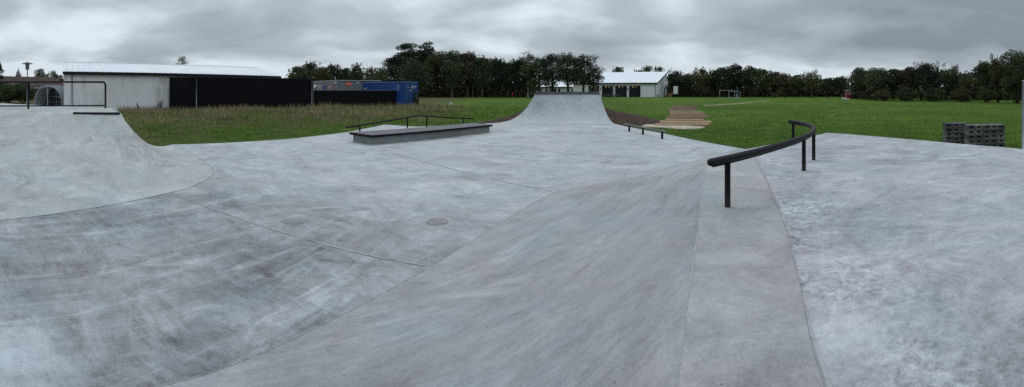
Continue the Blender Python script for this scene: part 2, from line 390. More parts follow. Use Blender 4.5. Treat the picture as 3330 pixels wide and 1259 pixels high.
# ------------------------------------------------------------------ skatepark: flat plaza
PLAZA = [(-7, -5), (-10.8, 9.2), (-9.95, 10.5), (-8.47, 13.3), (-7.45, 16.6), (-7.05, 20.9), (-4.95, 20.3), (-1.6, 22.7), (-1.3, 23), (1.5, 24.6),
         (5.5, 24.0), (5.86, 21.6), (6.06, 20.0), (6.68, 16.3), (6.94, 13.6), (7.3, 11.1), (8, -5)]
mb = MB(); mb.prism(PLAZA, -.20, 0.0)
tag(mb.build('plaza_floor', M['plaza']), 'flat grey concrete floor of the skatepark', None, None, 'structure')

def ribbon(name, pts, w, z, mat, label, cat='joint', group=None, rag=.35):
    mb = MB(); L = []; w0 = w; rg = random.Random(len(pts)); pts = [lerp(pts[i], pts[i+1], k/4) for i in range(len(pts)-1) for k in range(4)]+[tuple(pts[-1])]; f = 1.0
    for i, p in enumerate(pts):
        f = max(.15, min(1.8, f+rg.uniform(-rag, rag))); w = w0*f; a = pts[max(0, i-1)]; b = pts[min(len(pts)-1, i+1)]; dx, dy = b[0]-a[0], b[1]-a[1]; q = math.hypot(dx, dy)
        nx, ny = -dy/q*w/2, dx/q*w/2; L.append([(p[0]+nx, p[1]+ny, z), (p[0]-nx, p[1]-ny, z)])
    mb.grid([[l[0] for l in L], [l[1] for l in L]]); o = mb.build(name, mat); return tag(o, label, None, group, 'structure')
def wob(a, b, n, amp, seed):
    r = random.Random(seed); return [(a[0]+(b[0]-a[0])*i/n+r.uniform(-amp, amp), a[1]+(b[1]-a[1])*i/n+r.uniform(-amp, amp)) for i in range(n+1)]
J1 = wob((-5.75, 4.84), (-.98, 4.32), 40, .006, 1); J2 = wob((-3.9, 11.9), (.78, 7.6), 40, .008, 2)
ribbon('pavement_joint', J1, .010, .004, M['joint'], 'thin joint across the dark bay of the concrete floor')
ribbon('pavement_joint', [(x, y+.018) for x, y in J1], .014, .0035, M['joint_pale'], 'pale cement edge beside the joint in the floor')
ribbon('pavement_joint', J2, .012, .004, M['joint'], 'thin joint running from the ledge to the bank corner')
ribbon('pavement_joint', wob((-1.2, 22.6), (5.7, 21.4), 20, .01, 3), .035, .004, M['joint'], 'joint at the foot of the distant quarter pipe')

# ------------------------------------------------------------------ lofted concrete faces
def catmull(P, n):
    out = []
    for i in range(len(P)-1):
        p0 = P[max(0, i-1)]; p1 = P[i]; p2 = P[i+1]; p3 = P[min(len(P)-1, i+2)]
        for k in range(n):
            t = k/n
            out.append(tuple(.5*((2*p1[j])+(-p0[j]+p2[j])*t+(2*p0[j]-5*p1[j]+4*p2[j]-p3[j])*t*t+(-p0[j]+3*p1[j]-3*p2[j]+p3[j])*t**3) for j in range(len(p1))))
    out.append(tuple(P[-1])); return out
def linres(P, n):
    out = []
    for i in range(len(P)-1):
        for k in range(n): out.append(lerp(P[i], P[i+1], k/n))
    out.append(tuple(P[-1])); return out
def profile(t, n, w):
    if w <= 0: return (1-t)**n if t >= 0 else 1.0
    acc = 0
    for k in range(9):
        q = t+w*(k-4)/4.0; acc += 1.0 if q < 0 else (max(0.0, 1-q)**n)
    return acc/9
def loft(keys, zt, nsub, nt, smooth_s=True):
    """keys: (topx, topy, toex, toey, n, w)"""
    K = catmull(keys, nsub) if smooth_s else linres(keys, nsub); rows = []
    for (ax, ay, bx, by, n, w) in K:
        w = max(w, 0); r = []
        for i in range(nt+1):
            u = i/nt; t = -w+(1+w)*(u**1.0); z = zt*profile(t, n, w) if t < 1 else 0.0
            if w > 0: z -= zt*profile(1.0, n, w)*max(0.0, t)
            r.append((ax+(bx-ax)*t, ay+(by-ay)*t, max(z, 0)+.003))
        rows.append(r)
    return rows

# left quarter pipe with its deck
QZ = 1.3
qp = empty('quarter_pipe', (-9.5, 5, 0), 'big pale concrete quarter pipe with black coping and railed deck', 'skate ramp')
ck = [(-13.6, .2, -5.3, -2.6, 2.1, .22), (-12.7, 2.0, -5.68, -.4, 2.1, .22), (-11.97, 3.25, -5.76, 1.56, 2.1, .18), (-11.1, 4.2, -5.78, 2.8, 2.15, .10),
      (-10.29, 5.0, -5.77, 3.77, 2.2, .0), (-9.9, 5.55, -5.80, 4.6, 2.25, 0), (-9.51, 6.1, -5.82, 5.3, 2.3, 0), (-9.51, 6.1, -6.10, 6.2, 2.4, 0),
      (-9.51, 6.1, -6.62, 6.95, 2.5, 0), (-9.51, 6.1, -7.9, 7.8, 2.6, 0), (-9.51, 6.1, -9.3, 8.55, 2.6, 0), (-9.51, 6.1, -10.8, 9.2, 2.6, 0)]
rows = loft(ck, QZ, 8, 60)
mb = MB(); mb.grid(rows)
last = rows[-1]; mb.grid([last, [(x, y, -.2) for x, y, z in last]])              # side wall down to the grass
mb.build('transition', M['quarter'], qp, smooth=True)
fr = [(r[0][0], r[0][1]) for r in rows]
seen_ = []
for p in fr:
    if not seen_ or math.hypot(p[0]-seen_[-1][0], p[1]-seen_[-1][1]) > .01: seen_.append(p)
deckpoly = seen_+[(-12.3, 7.56), (-19.5, 4.9), (-19.5, -3.0)]
mb = MB(); mb.prism(deckpoly, -.2, QZ-.001); mb.build('deck', M['quarter'], qp)
ca, cb = (-10.29, 5.0), (-9.51, 6.1); nx, ny = .816, -.578
mb = MB(); c0 = (ca[0]-.05*.578+.01, ca[1]-.05*.816); mb.tube([(ca[0]+nx*.02, ca[1]+ny*.02, QZ-.008), (cb[0]+nx*.02, cb[1]+ny*.02, QZ-.008)], .042, 12)
mb.build('coping', M['black_steel'], qp, smooth=True)
mb = MB(); mb.tube([(cb[0], cb[1], QZ-.002), (-12.27, 7.54, QZ-.002)], .026, 8); mb.build('edge_trim', M['galv'], qp)
toe = [(r[-1][0], r[-1][1]) for r in rows]
ribbon('pavement_joint', toe[::2], .012, .005, M['joint'], 'curved joint along the foot of the big quarter pipe')

# railing on the left deck
rl = empty('safety_railing', (-12.4, 7.3, QZ), 'black tubular guard railing on the deck above the big quarter pipe', 'railing')
p2 = at(343, 14.4); p1 = at(92, 14.0); dx, dy = p1[0]-p2[0], p1[1]-p2[1]; p0 = (p2[0]+dx*1.9, p2[1]+dy*1.9)
zt = QZ+.96
arc = [(p2[0]+dx/3*(.12*(1-cos(a))), p2[1]+dy/3*(.12*(1-cos(a))), zt-.12+.12*sin(a)) for a in [k*pi/2/8 for k in range(9)]]
mb = MB(); mb.tube([(p2[0], p2[1], QZ-.02)]+arc+[(p0[0], p0[1], zt)], .036, 12); mb.build('handrail', M['black_steel'], rl, smooth=True)
for q in (p1, lerp(p2, p1, 1.9)):
    mb = MB(); mb.tube([(q[0], q[1], QZ-.02), (q[0], q[1], zt)], .042, 12); mb.build('post', M['black_steel'], rl, smooth=True)
mb = MB(); mb.tube([(p2[0], p2[1], QZ+.10), (p0[0], p0[1], QZ+.10)], .026, 10); mb.build('lower_rail', M['black_steel'], rl, smooth=True)

# ------------------------------------------------------------------ near bank, its flat crest strip and the raised deck
BZ = .55; n_ = (.866, -.5); e_ = (.5, .866)
def ce(c, s_): return (n_[0]*c+e_[0]*s_, n_[1]*c+e_[1]*s_)
bk = empty('bank_ramp', (0, 3, 0), 'wide grey concrete bank rising to a flat strip and raised deck under the curved rail', 'skate ramp')
crest = [ce(-.30, -6), ce(-.28, -2), ce(-.27, .4), ce(-.27, 1.8), ce(-.28, 3.3), ce(-.29, 5.5), ce(-.30, 8.28)]
toeb = [ce(-1.9, -6), ce(-2.2, -3), ce(-2.6, .35), ce(-2.8, 1.77), ce(-2.94, 3.27), ce(-3.08, 4.9), ce(-3.09, 6.96)]
C1 = ce(-.30, 8.28); B1 = (5.40, 7.84)
keys = [(*a, *b, 1.25, .03) for a, b in zip(crest, toeb)]
rowsL = loft(keys, BZ, 14, 46)
fan = [(*C1, .80, 7.57, 1.25, .03), (*C1, 1.9, 8.18, 1.25, .03), (*C1, 2.9, 8.75, 1.25, .03), (4.6, 7.58, 4.6, 9.6, 1.25, .03), (*B1, 7.3, 11.05, 1.25, .03)]
rowsB = loft(fan, BZ, 10, 46, False)
mb = MB(); mb.grid(rowsL); mb.grid(rowsB); lst = rowsB[-1]; mb.grid([lst, [(x, y, -.2) for x, y, z in lst]])
mb.build('bank_face', M['bank'], bk, smooth=True)
toel = [(r[-1][0], r[-1][1]) for r in rowsL]
ribbon('pavement_joint', toel[::3], .012, .0055, M['joint'], 'long joint where the near bank meets the floor')
ribbon('pavement_joint', [(x+.02, y-.01) for x, y in toel[::3]], .02, .0045, M['joint_pale'], 'pale line beside the joint of the near bank')
# strip (flush with the rounded crest) and deck
inner = [ce(.95, -6), ce(.55, -.5), ce(.52, 1.8), ce(.62, 3.0), ce(.74, 4.6), ce(.79, 7.2), ce(.78, 8.15)]
si = catmull(inner, 6); so = catmull([ce(-.62, -6), ce(-.50, -2), ce(-.50, .4), ce(-.52, 1.8), ce(-.54, 3.3), ce(-.56, 5.5), ce(-.52, 8.2)], 6)
so = catmull(crest, 6)
so = [(a[0]-.0, a[1]) for a in so]
mb = MB(); n1 = len(so)
# the rounded face starts .10 of its width inside the crest, so the strip starts there too
so2 = catmull([lerp(a, b, -.03) for a, b in zip(crest, toeb)], 6)
def topz(w=.10): return BZ+.003
mb.grid([[(x, y, topz()) for x, y in so2], [((x+a)/2, (y+b)/2, topz()+.004) for (x, y), (a, b) in zip(so2, si)], [(x, y, topz()) for x, y in si]])
mb.build('crest_strip', M['strip'], bk, smooth=True)
ribbon('pavement_joint', so2, .012, BZ+.0065, M['joint_pale'], 'pale ragged line along the rounded crest of the near bank')
back_edge = [so2[-1], (5.40, 7.80), (9.42, 9.05)]
mb = MB()
# coping band that turns along the back edge of the deck
q0 = si[-1]; bandin = [q0, (5.75, 7.35), (9.55, 8.35)]
mb.quad((*q0, BZ+.003), (bandin[1][0], bandin[1][1], BZ+.003), (B1[0], B1[1], BZ+.003), (so2[-1][0], so2[-1][1], BZ+.003))
mb.quad((*bandin[1], BZ+.003), (*bandin[2], BZ+.003), (9.35, 9.03, BZ+.003), (*B1, BZ+.003))
mb.build('edge_band', M['strip'], bk)
right_edge = [(9.35, 9.03), (9.62, 7.2), (9.62, 5.5), (9.30, 2.98), (9.07, 2.4), (8.6, -6)]
dp = [(x, y) for x, y in si]+[(5.75, 7.35), (9.55, 8.35)]+right_edge[1:]
mb = MB(); mb.prism(dp, -.2, BZ); mb.build('deck', M['deck'], bk)
mb = MB(); base_poly = [so2[-1], B1, (9.35, 9.03), (9.55, 8.35), (5.75, 7.35), q0]
mb.prism([(x, y) for x, y in base_poly], -.2, BZ-.002); mb.build('deck_base', M['strip'], bk)
ribbon('pavement_joint', si, .010, BZ+.007, M['joint'], 'joint between the flat crest strip and the raised deck')
ribbon('pavement_joint', [(x+.010, y-.006) for x, y in si], .030, BZ+.0045, M['joint_pale'], 'pale cement smear beside the joint of the raised deck')

# ------------------------------------------------------------------ distant quarter pipe
RZ = 1.69
fq = empty('quarter_pipe', (3.5, 23.5, 0), 'distant flared concrete quarter pipe between two heaps of soil', 'skate ramp')
keys = []
for k in range(9):
    u = k/8; keys.append((*lerp((1.45, 24.7), (5.5, 24.1), u), *lerp((-1.3, 22.95), (5.86, 21.5), u), 3.1-1.0*min(1, u*1.3), 0))
rowsF = loft(keys, RZ, 4, 40)
mb = MB(); mb.grid(rowsF)
for side in (rowsF[0], rowsF[-1]): mb.grid([side, [(x, y, -.2) for x, y, z in side]])
mb.build('transition', M['far_ramp'], fq, smooth=True)
mb = MB(); mb.prism([(1.45, 24.7), (5.5, 24.1), (5.7, 25.6), (1.65, 26.2)], -.2, RZ); mb.build('deck', M['far_ramp'], fq)
mb = MB(); mb.tube([(1.43, 24.68, RZ), (5.51, 24.08, RZ)], .03, 10); mb.build('coping', M['grey_steel'], fq, smooth=True)
mb = MB(); mb.prism([(1.50, 24.95), (5.50, 24.36), (5.52, 24.44), (1.52, 25.03)], RZ, RZ+.15); mb.build('backboard', M['grey_steel'], fq)

def mound(name, inner, outer, label, seed, peak):
    r = random.Random(seed); n = len(inner); rows = []
    for k in range(13):
        t = k/12; row = []
        for (a, b) in zip(inner, outer):
            z = a[2]*(1-t**1.25)+peak*.28*sin(t*pi)*min(1, a[2]*2)
            w = sin(t*pi); row.append((a[0]+(b[0]-a[0])*t+r.uniform(-.05, .05)*w, a[1]+(b[1]-a[1])*t+r.uniform(-.05, .05)*w, max(z+r.uniform(-.06, .06)*w, 0)-.06*t))
        rows.append(row)
    mb = MB(); mb.grid(rows); return tag(mb.build(name, M['soil'], None, (inner[0][0], inner[0][1], 0), True), label, 'soil heap', 'heaps of dug soil')
sR = rowsF[-1]; sL = rowsF[0]
inR = [(x+.01, y, z*.985) for x, y, z in sR[::-1][::2] if z < .98]+[(5.6, 24.6, 1.12), (5.7, 25.6, 1.18), (3.5, 26.4, 1.1)]
n = len(inR); outc = catmull([(6.3, 20.6), (7.7, 20.9), (9.0, 22.0), (9.6, 24.2), (9.0, 26.6), (6.5, 28.6), (3.5, 29.6)], 12)
outR = [outc[int(i*(len(outc)-1)/(n-1))] for i in range(n)]
mound('soil_heap', inR, outR, 'dark brown soil heaped against the boarded-path side of the distant quarter pipe', 4, .6)
inL = [(x-.01, y+.01, z*.985) for x, y, z in sL[::-1][::2] if z < .92]+[(1.4, 25.0, 1.08), (1.6, 26.2, 1.1), (3.5, 26.4, 1.0)]
n = len(inL); outc = catmull([(-1.9, 23.3), (-2.2, 23.7), (-2.0, 24.6), (-1.4, 26.2), (-.4, 27.8), (1.4, 29.0), (3.5, 29.6)], 12)
outL = [outc[int(i*(len(outc)-1)/(n-1))] for i in range(n)]
mound('soil_heap', inL, outL, 'brown soil heaped beside the distant quarter pipe on the ledge side', 5, .4)

# ------------------------------------------------------------------ ledge
lg = empty('grind_ledge', (-3.4, 16, 0), 'long low concrete ledge with an overhanging black slab top', 'skate ledge')
c1, c2, c3, c4 = (-4.90, 13.07), (-.90, 18.14), (-1.9, 18.98), (-6.02, 13.66)
cc = tuple(sum(p[i] for p in (c1, c2, c3, c4))/4 for i in (0, 1))
def shrink(poly, m_):
    out = []
    n = len(poly)
    for i in range(n):
        p = Vector(poly[i]); a = (Vector(poly[i-1])-p).normalized(); b = (Vector(poly[(i+1) % n])-p).normalized()
        out.append(tuple(p+(a+b)*m_))
    return out
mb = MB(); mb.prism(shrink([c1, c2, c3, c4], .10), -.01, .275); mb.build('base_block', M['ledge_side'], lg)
mb = MB(); mb.prism([c1, c2, c3, c4], .272, .362)
o = mb.build('slab_top', M['ledge_top'], lg)
o.data.materials.append(M['black_steel'])
for p in o.data.polygons: p.material_index = 0 if p.normal.z > .9 else 1
bv = o.modifiers.new('edge', 'BEVEL'); bv.width = .008; bv.segments = 2

# kinked rail behind the ledge
kr = empty('grind_rail', (-4.3, 17.7, 0), 'thin black kinked rail rising and falling behind the low ledge', 'skate rail', 'grind rails')
def on(u): return (-6.6+4.52*u, 14.6+6.1*u)
def kz(u): return .43+.34*u/.506 if u < .506 else .77-.34*(u-.506)/.494
mb = MB(); mb.tube([(*on(0), .43), (*on(.5), .766), (*on(.512), .766), (*on(1), .43)], .036, 10); mb.build('bar', M['black_steel'], kr, smooth=True)
for u in (.0898, .422, .575, .9025):
    mb = MB(); mb.tube([(*on(u), -.01), (*on(u), kz(u))], .032, 10); mb.build('post', M['black_steel'], kr, smooth=True)

# flat bar
fb = empty('grind_rail', (5.6, 16.3, 0), 'low straight flat bar on three posts at the floor edge by the soil heap', 'skate rail', 'grind rails')
a, b = (5.38, 18.25), (5.93, 14.35)
mb = MB(); dv = Vector((b[0]-a[0], b[1]-a[1])); L_ = dv.length; rz = math.atan2(dv.y, dv.x)
mb.box(((a[0]+b[0])/2, (a[1]+b[1])/2, .315), (L_, .07, .05), rz); o = mb.build('bar', M['bar_top'], fb)
bv = o.modifiers.new('edge', 'BEVEL'); bv.width = .006; bv.segments = 2
for u in (.14, .50, .93):
    q = lerp(a, b, u); mb = MB(); mb.box((q[0], q[1], .145), (.07, .07, .29), rz); mb.build('post', M['black_steel'], fb)

# curved rail
cr_ = empty('curved_grind_rail', (4.5, 5, BZ), 'thick black curved steel rail on four posts on the raised deck', 'skate rail', 'grind rails')
def rp(px, row, z): return atz(px, row, z)
RZc = 1.145
raw = [(2312, 528), (2367, 520), (2450, 496), (2530, 475), (2580, 460), (2615, 448.5), (2642, 437), (2654, 426), (2655, 417), (2645, 408), (2622, 401), (2600, 398), (2568, 395)]
pts = [rp(a, b, RZc) for a, b in raw]
# smooth the measured line
for _ in range(3): pts = [pts[0]]+[tuple((pts[i-1][j]+2*pts[i][j]+pts[i+1][j])/4 for j in (0, 1)) for i in range(1, len(pts)-1)]+[pts[-1]]
cl = catmull(pts, 8)
R_ = .047
dv = Vector((cl[0][0]-cl[1][0], cl[0][1]-cl[1][1])).normalized(); de = Vector((cl[-1][0]-cl[-2][0], cl[-1][1]-cl[-2][1])).normalized()
path = [(cl[0][0]+dv.x*R_*k, cl[0][1]+dv.y*R_*k, RZc) for k in (.98, .85, .6, .3)]+[(x, y, RZc) for x, y in cl]+[(cl[-1][0]+de.x*R_*k, cl[-1][1]+de.y*R_*k, RZc) for k in (.3, .6, .85, .98)]
rad = [R_*k for k in (.15, .5, .8, .95)]+[R_]*len(cl)+[R_*k for k in (.95, .8, .5, .15)]
mb = MB(); mb.tube(path, rad, 20); mb.build('bar', M['black_steel'], cr_, smooth=True)
mb = MB(); mb.tube([(x, y, RZc-R_-.006) for x, y in cl[1:-1]], .013, 6); mb.build('support_strip', M['black_steel'], cr_, smooth=True)
for px in (2367, 2615, 2646, 2579):
    cand = [(abs(math.atan2(x, y)-A(px)), x, y, i) for i, (x, y) in enumerate(cl)]
    if px == 2579: cand = [c for c in cand if c[3] > len(cl)*.8]
    if px == 2646: cand = [c for c in cand if len(cl)*.5 < c[3] < len(cl)*.66]
    if px == 2615: cand = [c for c in cand if c[3] < len(cl)*.5]
    _, x, y, _i = min(cand); mb = MB(); mb.tube([(x, y, BZ-.01), (x, y, RZc-.02)], .037, 16); mb.build('post', M['black_steel'], cr_, smooth=True)

# round darker stain on the floor, drawn as a thin disc
mb = MB(); x, y = atz(1422, 722, 0); r = random.Random(3)
mb.prism([(x+(.165+r.uniform(-.004, .004))*cos(2*pi*k/40), y+(.165+r.uniform(-.004, .004))*sin(2*pi*k/40)) for k in range(40)], -.01, .0042)
tag(mb.build('floor_patch', M['stain'], None, (x, y, 0)), 'round dark patch set flush in the grey floor', 'floor patch')
arcp = [(x+.24*cos(t)+.04, y+.24*sin(t)) for t in [math.radians(-100+k*5) for k in range(18)]]
ribbon('pavement_joint', arcp, .012, .0032, M['joint_pale'], 'pale trowel arc beside the round patch')

# ------------------------------------------------------------------ crates
UX, VX = (.6, -.8), (.8, .6); CW, CD, CH = .268, .62, .163
def make_crate():
    root = empty('crate', (0, 0, 0), 'x', 'crate')
    mb = MB(); t = .02; w, d, h = CW-.008, CD-.01, CH-.006
    def wall_x(x0, x1, y0, y1, hx0, hx1, hz0, hz1, axis):      # wall with a hole, axis 0: along x (front/back)
        if axis == 0:
            for a_, b_, c_, d_ in ((x0, hx0, 0, h), (hx1, x1, 0, h), (hx0, hx1, 0, hz0), (hx0, hx1, hz1, h)):
                if b_-a_ > .001: mb.box(((a_+b_)/2, (y0+y1)/2, (c_+d_)/2), (b_-a_, y1-y0, d_-c_))
    wall_x(0, w, 0, t, w*.24, w*.76, h*.45, h*.78, 0); wall_x(0, w, d-t, d, w*.24, w*.76, h*.45, h*.78, 0)
    for x0 in (0, w-t):
        ys = [t, d*.24, d*.40, d*.60, d*.76, d-t]
        for i in range(5):
            if i in (1, 3):
                for c_, d_ in ((0, h*.48), (h*.75, h)): mb.box((x0+t/2, (ys[i]+ys[i+1])/2, (c_+d_)/2), (t, ys[i+1]-ys[i], d_-c_))
            else: mb.box((x0+t/2, (ys[i]+ys[i+1])/2, h/2), (t, ys[i+1]-ys[i], h))
    mb.box((w/2, d/2, .008), (w-2*t, d-2*t, .012)); o = mb.build('crate_body', M['crate'], root, (0, 0, 0))
    mb = MB(); mb.box((w/2, -.004, h-.012), (w*.98, .008, .018)); mb.build('top_rim', M['crate'], root, (0, 0, 0))
    mb = MB(); mb.box((w/2, -.004, .010), (w*.98, .008, .018)); mb.build('bottom_rim', M['crate'], root, (0, 0, 0))
    mb = MB(); mb.box((w/2, d/2, h-.014), (w-2*t-.002, d-2*t-.002, .008)); mb.build('lid', M['crate'], root, (0, 0, 0))
    return root
s = NT('crate_plastic'); oi = s.n('ShaderNodeObjectInfo'); f = s.noise(s.pos(), 5, 5, .7)
c_ = s.ramp(oi.outputs['Random'], [(0, (.030, .033, .040)), (.35, (.062, .066, .070)), (.7, (.10, .10, .088)), (1, (.15, .15, .135))])
M['crate'] = s.out(s.mix(1, c_, s.ramp(f, [(.3, .7), (.7, 1.25)]), 'MULTIPLY'), .7)
proto = make_crate(); FP = (12.18, 5.27); first = True
ordw = ['bottom', 'second', 'third', 'fourth', 'top']; colw = ['first', 'second', 'third', 'fourth', 'fifth']
rr = random.Random(8)
def put_crate(u, v, k, label, grp):
    global first
    o = proto if first else copy_tree(proto)
    first = False
    o.location = (FP[0]+UX[0]*u+VX[0]*v, FP[1]+UX[1]*u+VX[1]*v, -.045+k*CH); o.rotation_euler = (0, 0, math.atan2(UX[1], UX[0])+rr.uniform(-.02, .02))
    o['label'] = label; o['group'] = grp
for c in range(5):
    for k in range(5):
        lv = {0: 'lowest', 1: 'second from the bottom', 2: 'middle', 3: 'second from the top', 4: 'topmost'}[k]
        put_crate(c*CW+rr.uniform(-.006, .006), rr.uniform(-.015, .015), k, f'grey slotted crate, {lv} in the {colw[c]} column of the five-column stack', 'crates in the wide stack')
for c in range(3):
    for k in range(5):
        lv = {0: 'lowest', 1: 'second from the bottom', 2: 'middle', 3: 'second from the top', 4: 'topmost'}[k]
        put_crate(-.60+c*CW, .90+rr.uniform(-.02, .02), k, f'dark grey crate, {lv} in the {("outer", "middle", "half hidden")[c]} column of the narrow stack', 'crates in the narrow stack')

# ------------------------------------------------------------------ right edge post
q = at(3330, 9.95); mb = MB(); mb.tube([(*q, -.06), (*q, 2.2)], .055, 14); mb.lathe((*q, 2.2), [(.055, 0), (.058, .01), (0.0, .03)], 14)
tag(mb.build('steel_post', M['galv'], None, (*q, 0), True), 'grey round steel post standing beyond the raised deck near the crates', 'post')

# ------------------------------------------------------------------ boards laid over the lawn, and the worn track
bd = [(403.5, 419, 380, 1440, 'mat', 'pale sandy board nearest the flat bar, first of the boarded path'),
      (485, 520, 620, 1500, 0, 'long brown plank just beyond the pale board of the path'), (445, 483, 700, 1540, 0, 'widest brown plank with a split end on the boarded path'),
      (416, 443, 790, 1420, 1, 'pale plank fourth from the skatepark on the boarded path'), (388, 412, 790, 1455, 1, 'pale weathered plank reaching out to the soil side of the path'),
      (362, 385, 850, 1480, 0, 'brown plank with grass growing over its middle'), (330, 356, 850, 1430, 0, 'reddish plank past the grassy gap of the path'),
      (299, 328, 860, 1400, 0, 'broad reddish plank halfway along the boarded path'), (275, 294, 830, 1300, 1, 'short pale plank beyond the path bend'),
      (252, 272, 820, 1285, 0, 'brown plank jutting out on the building side of the path'), (235, 249, 880, 1280, 1, 'narrow plank third from the far end of the path'),
      (216, 233, 890, 1325, 0, 'brown plank second from the far end of the path'), (205, 214, 935, 1330, 1, 'last thin plank at the far end of the boarded path')]
rr = random.Random(4)
for i, (r0, r1, x0, x1, k, lab) in enumerate(bd):
    if k == 'mat': R0, R1 = r0, r1
    else: R0, R1 = 300+(r0+1.5)/4.87, 300+(r1-2.5)/4.87
    X0, X1 = 2000+x0/4.87, 2000+x1/4.87; zt = .02 if i else -.005
    A0, A1, B0, B1_ = atz(X0+4, R0, zt), atz(X1-4, R0+.8, zt), atz(X1, R1, zt), atz(X0, R1-.5, zt)
    if i == 0: poly = [atz(2100, 404, zt), atz(2180, 403.8, zt), atz(2296, 412, zt), atz(2275, 417, zt), atz(2215, 419.5, zt), atz(2165, 415, zt), atz(2085, 411, zt)]
    else: poly = [A0, A1, B0, B1_]
    mb = MB(); mb.prism(poly, -.06, zt)
    o = mb.build('plank', M['mat_pale'] if (k == 'mat') else M['plank'], None, (*B1_, 0))
    tag(o, lab, 'plank', 'planks of the boarded path')
tr = [(2290, 343.0, 1.2), (2330, 341.0, 2.5), (2380, 338, 4.2), (2420, 335, 4.5), (2460, 331.5, 4.5), (2500, 329, 3.5)]
L = []
mbt = MB(); up = [(*atz(a, b-.9, -.044), -.044) for a, b, w in tr]; dn = [(*atz(a, b+1.6 if i < 4 else b+.4, -.044), -.044) for i, (a, b, w) in enumerate(tr)]
mbt.grid([up, dn]); tag(mbt.build('path', M['sand']), 'worn sandy track across the lawn', None, None, 'structure')

# ------------------------------------------------------------------ buildings: left hall
def wallquad(mb, a, b, z0, z1): mb.quad((*a, z0), (*b, z0), (*b, z1), (*a, z1))
hall = empty('sports_hall', (-31, 28, 0), 'long stained white hall with a low pale metal roof', 'building')
EA, EB = (-33.6, 15.2), (-28.0, 41.9); RA, RB = (-39.3, 18.1), (-32.7, 42.9); EZ, RZ_ = 3.68, 4.93
BA, BB = (RA[0]*2-EA[0], RA[1]*2-EA[1]), (RB[0]*2-EB[0]+.0, RB[1]*2-EB[1])
du = Vector((EB[0]-EA[0], EB[1]-EA[1])).normalized(); nu = Vector((-du.y, du.x))
mb = MB(); mb.prism([tuple(Vector(EA)+du*.15+nu*.25), tuple(Vector(EB)-du*.2+nu*.25), BB, BA], -.1, EZ-.25)
mb.build('wall', M['white_wall'], hall)
mb = MB()
def slab(mb, a, b, c, d, th):        # a,b eave; c,d ridge (3d)
    mb.hexa([(*a[:2], a[2]-th), (*b[:2], b[2]-th), (*c[:2], c[2]-th), (*d[:2], d[2]-th), a, b, c, d])
slab(mb, (*EA, EZ), (*EB, EZ), (*RB, RZ_), (*RA, RZ_), .06); slab(mb, (*BB, EZ), (*BA, EZ), (*RA, RZ_-.002), (*RB, RZ_-.002), .06)
nr = 44
for k in range(nr):
    t = (k+.5)/nr; a = lerp(EA, EB, t); b = lerp(RA, RB, t)
    mb.tube([(a[0], a[1], EZ+.012), (b[0], b[1], RZ_+.012)], .03, 4)
mb.tube([(*RA, RZ_+.02), (*RB, RZ_+.02)], .06, 6)
mb.build('roof', M['roof_left'], hall)
mb = MB(); a = Vector(EA)-nu*.06; b = Vector(EB)-nu*.06
mb.prism([tuple(a), tuple(b), tuple(b+nu*.12), tuple(a+nu*.12)], EZ-.30, EZ-.03); mb.build('gutter', M['dark_trim'], hall)
mb = MB(); mb.quad((*EA, EZ-.06), (*BA, EZ-.06), (*RA, RZ_-.06)); mb.build('gable', M['white_wall'], hall)
mb = MB(); mb.quad((*EB, EZ-.06), (*RB, RZ_-.06), (*BB, EZ-.06)); mb.build('gable', M['white_wall'], hall)
q = Vector(EA)+du*.95+nu*.17; mb = MB(); mb.tube([(q.x, q.y, -.05), (q.x, q.y, EZ-.2)], .055, 10); mb.build('downpipe', M['pipe_grey'], hall, smooth=True)
mb = MB(); q = lerp(lerp(EA, EB, .52), lerp(RA, RB, .52), .45); mb.tube([(q[0], q[1], 4.27), (q[0]-.9, q[1]+1.1, 4.45)], .04, 6); mb.build('roof_rail', M['dark_trim'], hall)

def clad(mb, a, b, z0, z1, bh=.15, th=.03):
    a, b = Vector(a), Vector(b); d = (b-a).normalized(); n = Vector((d.y, -d.x)); k = 0; z = z0
    while z < z1-.01:
        zz = min(z+bh-.012, z1)
        mb.hexa([(*(a+n*th), z), (*(b+n*th), z), (*b, z), (*a, z), (*(a+n*th*.35), zz), (*(b+n*th*.35), zz), (*b, zz), (*a, zz)]); z += bh
S0, S1, S2 = (-31.2, 26.15), (-28.2, 26.2), (-22.25, 39.95)
shed = empty('timber_shed', (-27, 32, 0), 'black boarded flat-roofed shed built against the white hall', 'shed')
mb = MB(); sd2 = (Vector(S2)-Vector(S1)).normalized()
mb.prism([S0, S1, S2, (-26.5, 41.2)], -.1, 3.12)
clad(mb, S0, S1, 0, 3.1); clad(mb, S1, S2, 0, 3.1)
mb.build('wall', M['black_board'], shed)
mb = MB(); nn = Vector((sd2.y, -sd2.x))
for a, b in ((S0, S1), (S1, S2)):
    a, b = Vector(a), Vector(b); d = (b-a).normalized(); n = Vector((d.y, -d.x))
    mb.prism([tuple(a-n*.1), tuple(b-n*.1), tuple(b+n*.07), tuple(a+n*.07)], 3.1, 3.22)
mb.build('roof_edge', M['dark_trim'], shed)
for t in (.045, .985):
    q = Vector(lerp(S1, S2, t))+nn*.09; mb = MB(); mb.tube([(q.x, q.y, -.05), (q.x, q.y, 3.12)], .05, 10); mb.build('downpipe', M['pipe_grey'], shed, smooth=True)
fn = empty('timber_fence', (-18, 43, 0), 'low black boarded fence running from the shed to the blue container', 'fence')
F0, F1 = (-22.3, 40.2), (-13.45, 45.6)
mb = MB(); dd = (Vector(F1)-Vector(F0)).normalized(); nn2 = Vector((-dd.y, dd.x))
mb.prism([F0, F1, tuple(Vector(F1)+nn2*.06), tuple(Vector(F0)+nn2*.06)], -.05, 1.84); clad(mb, F0, F1, 0, 1.84)
mb.build('board_panel', M['black_board'], fn)
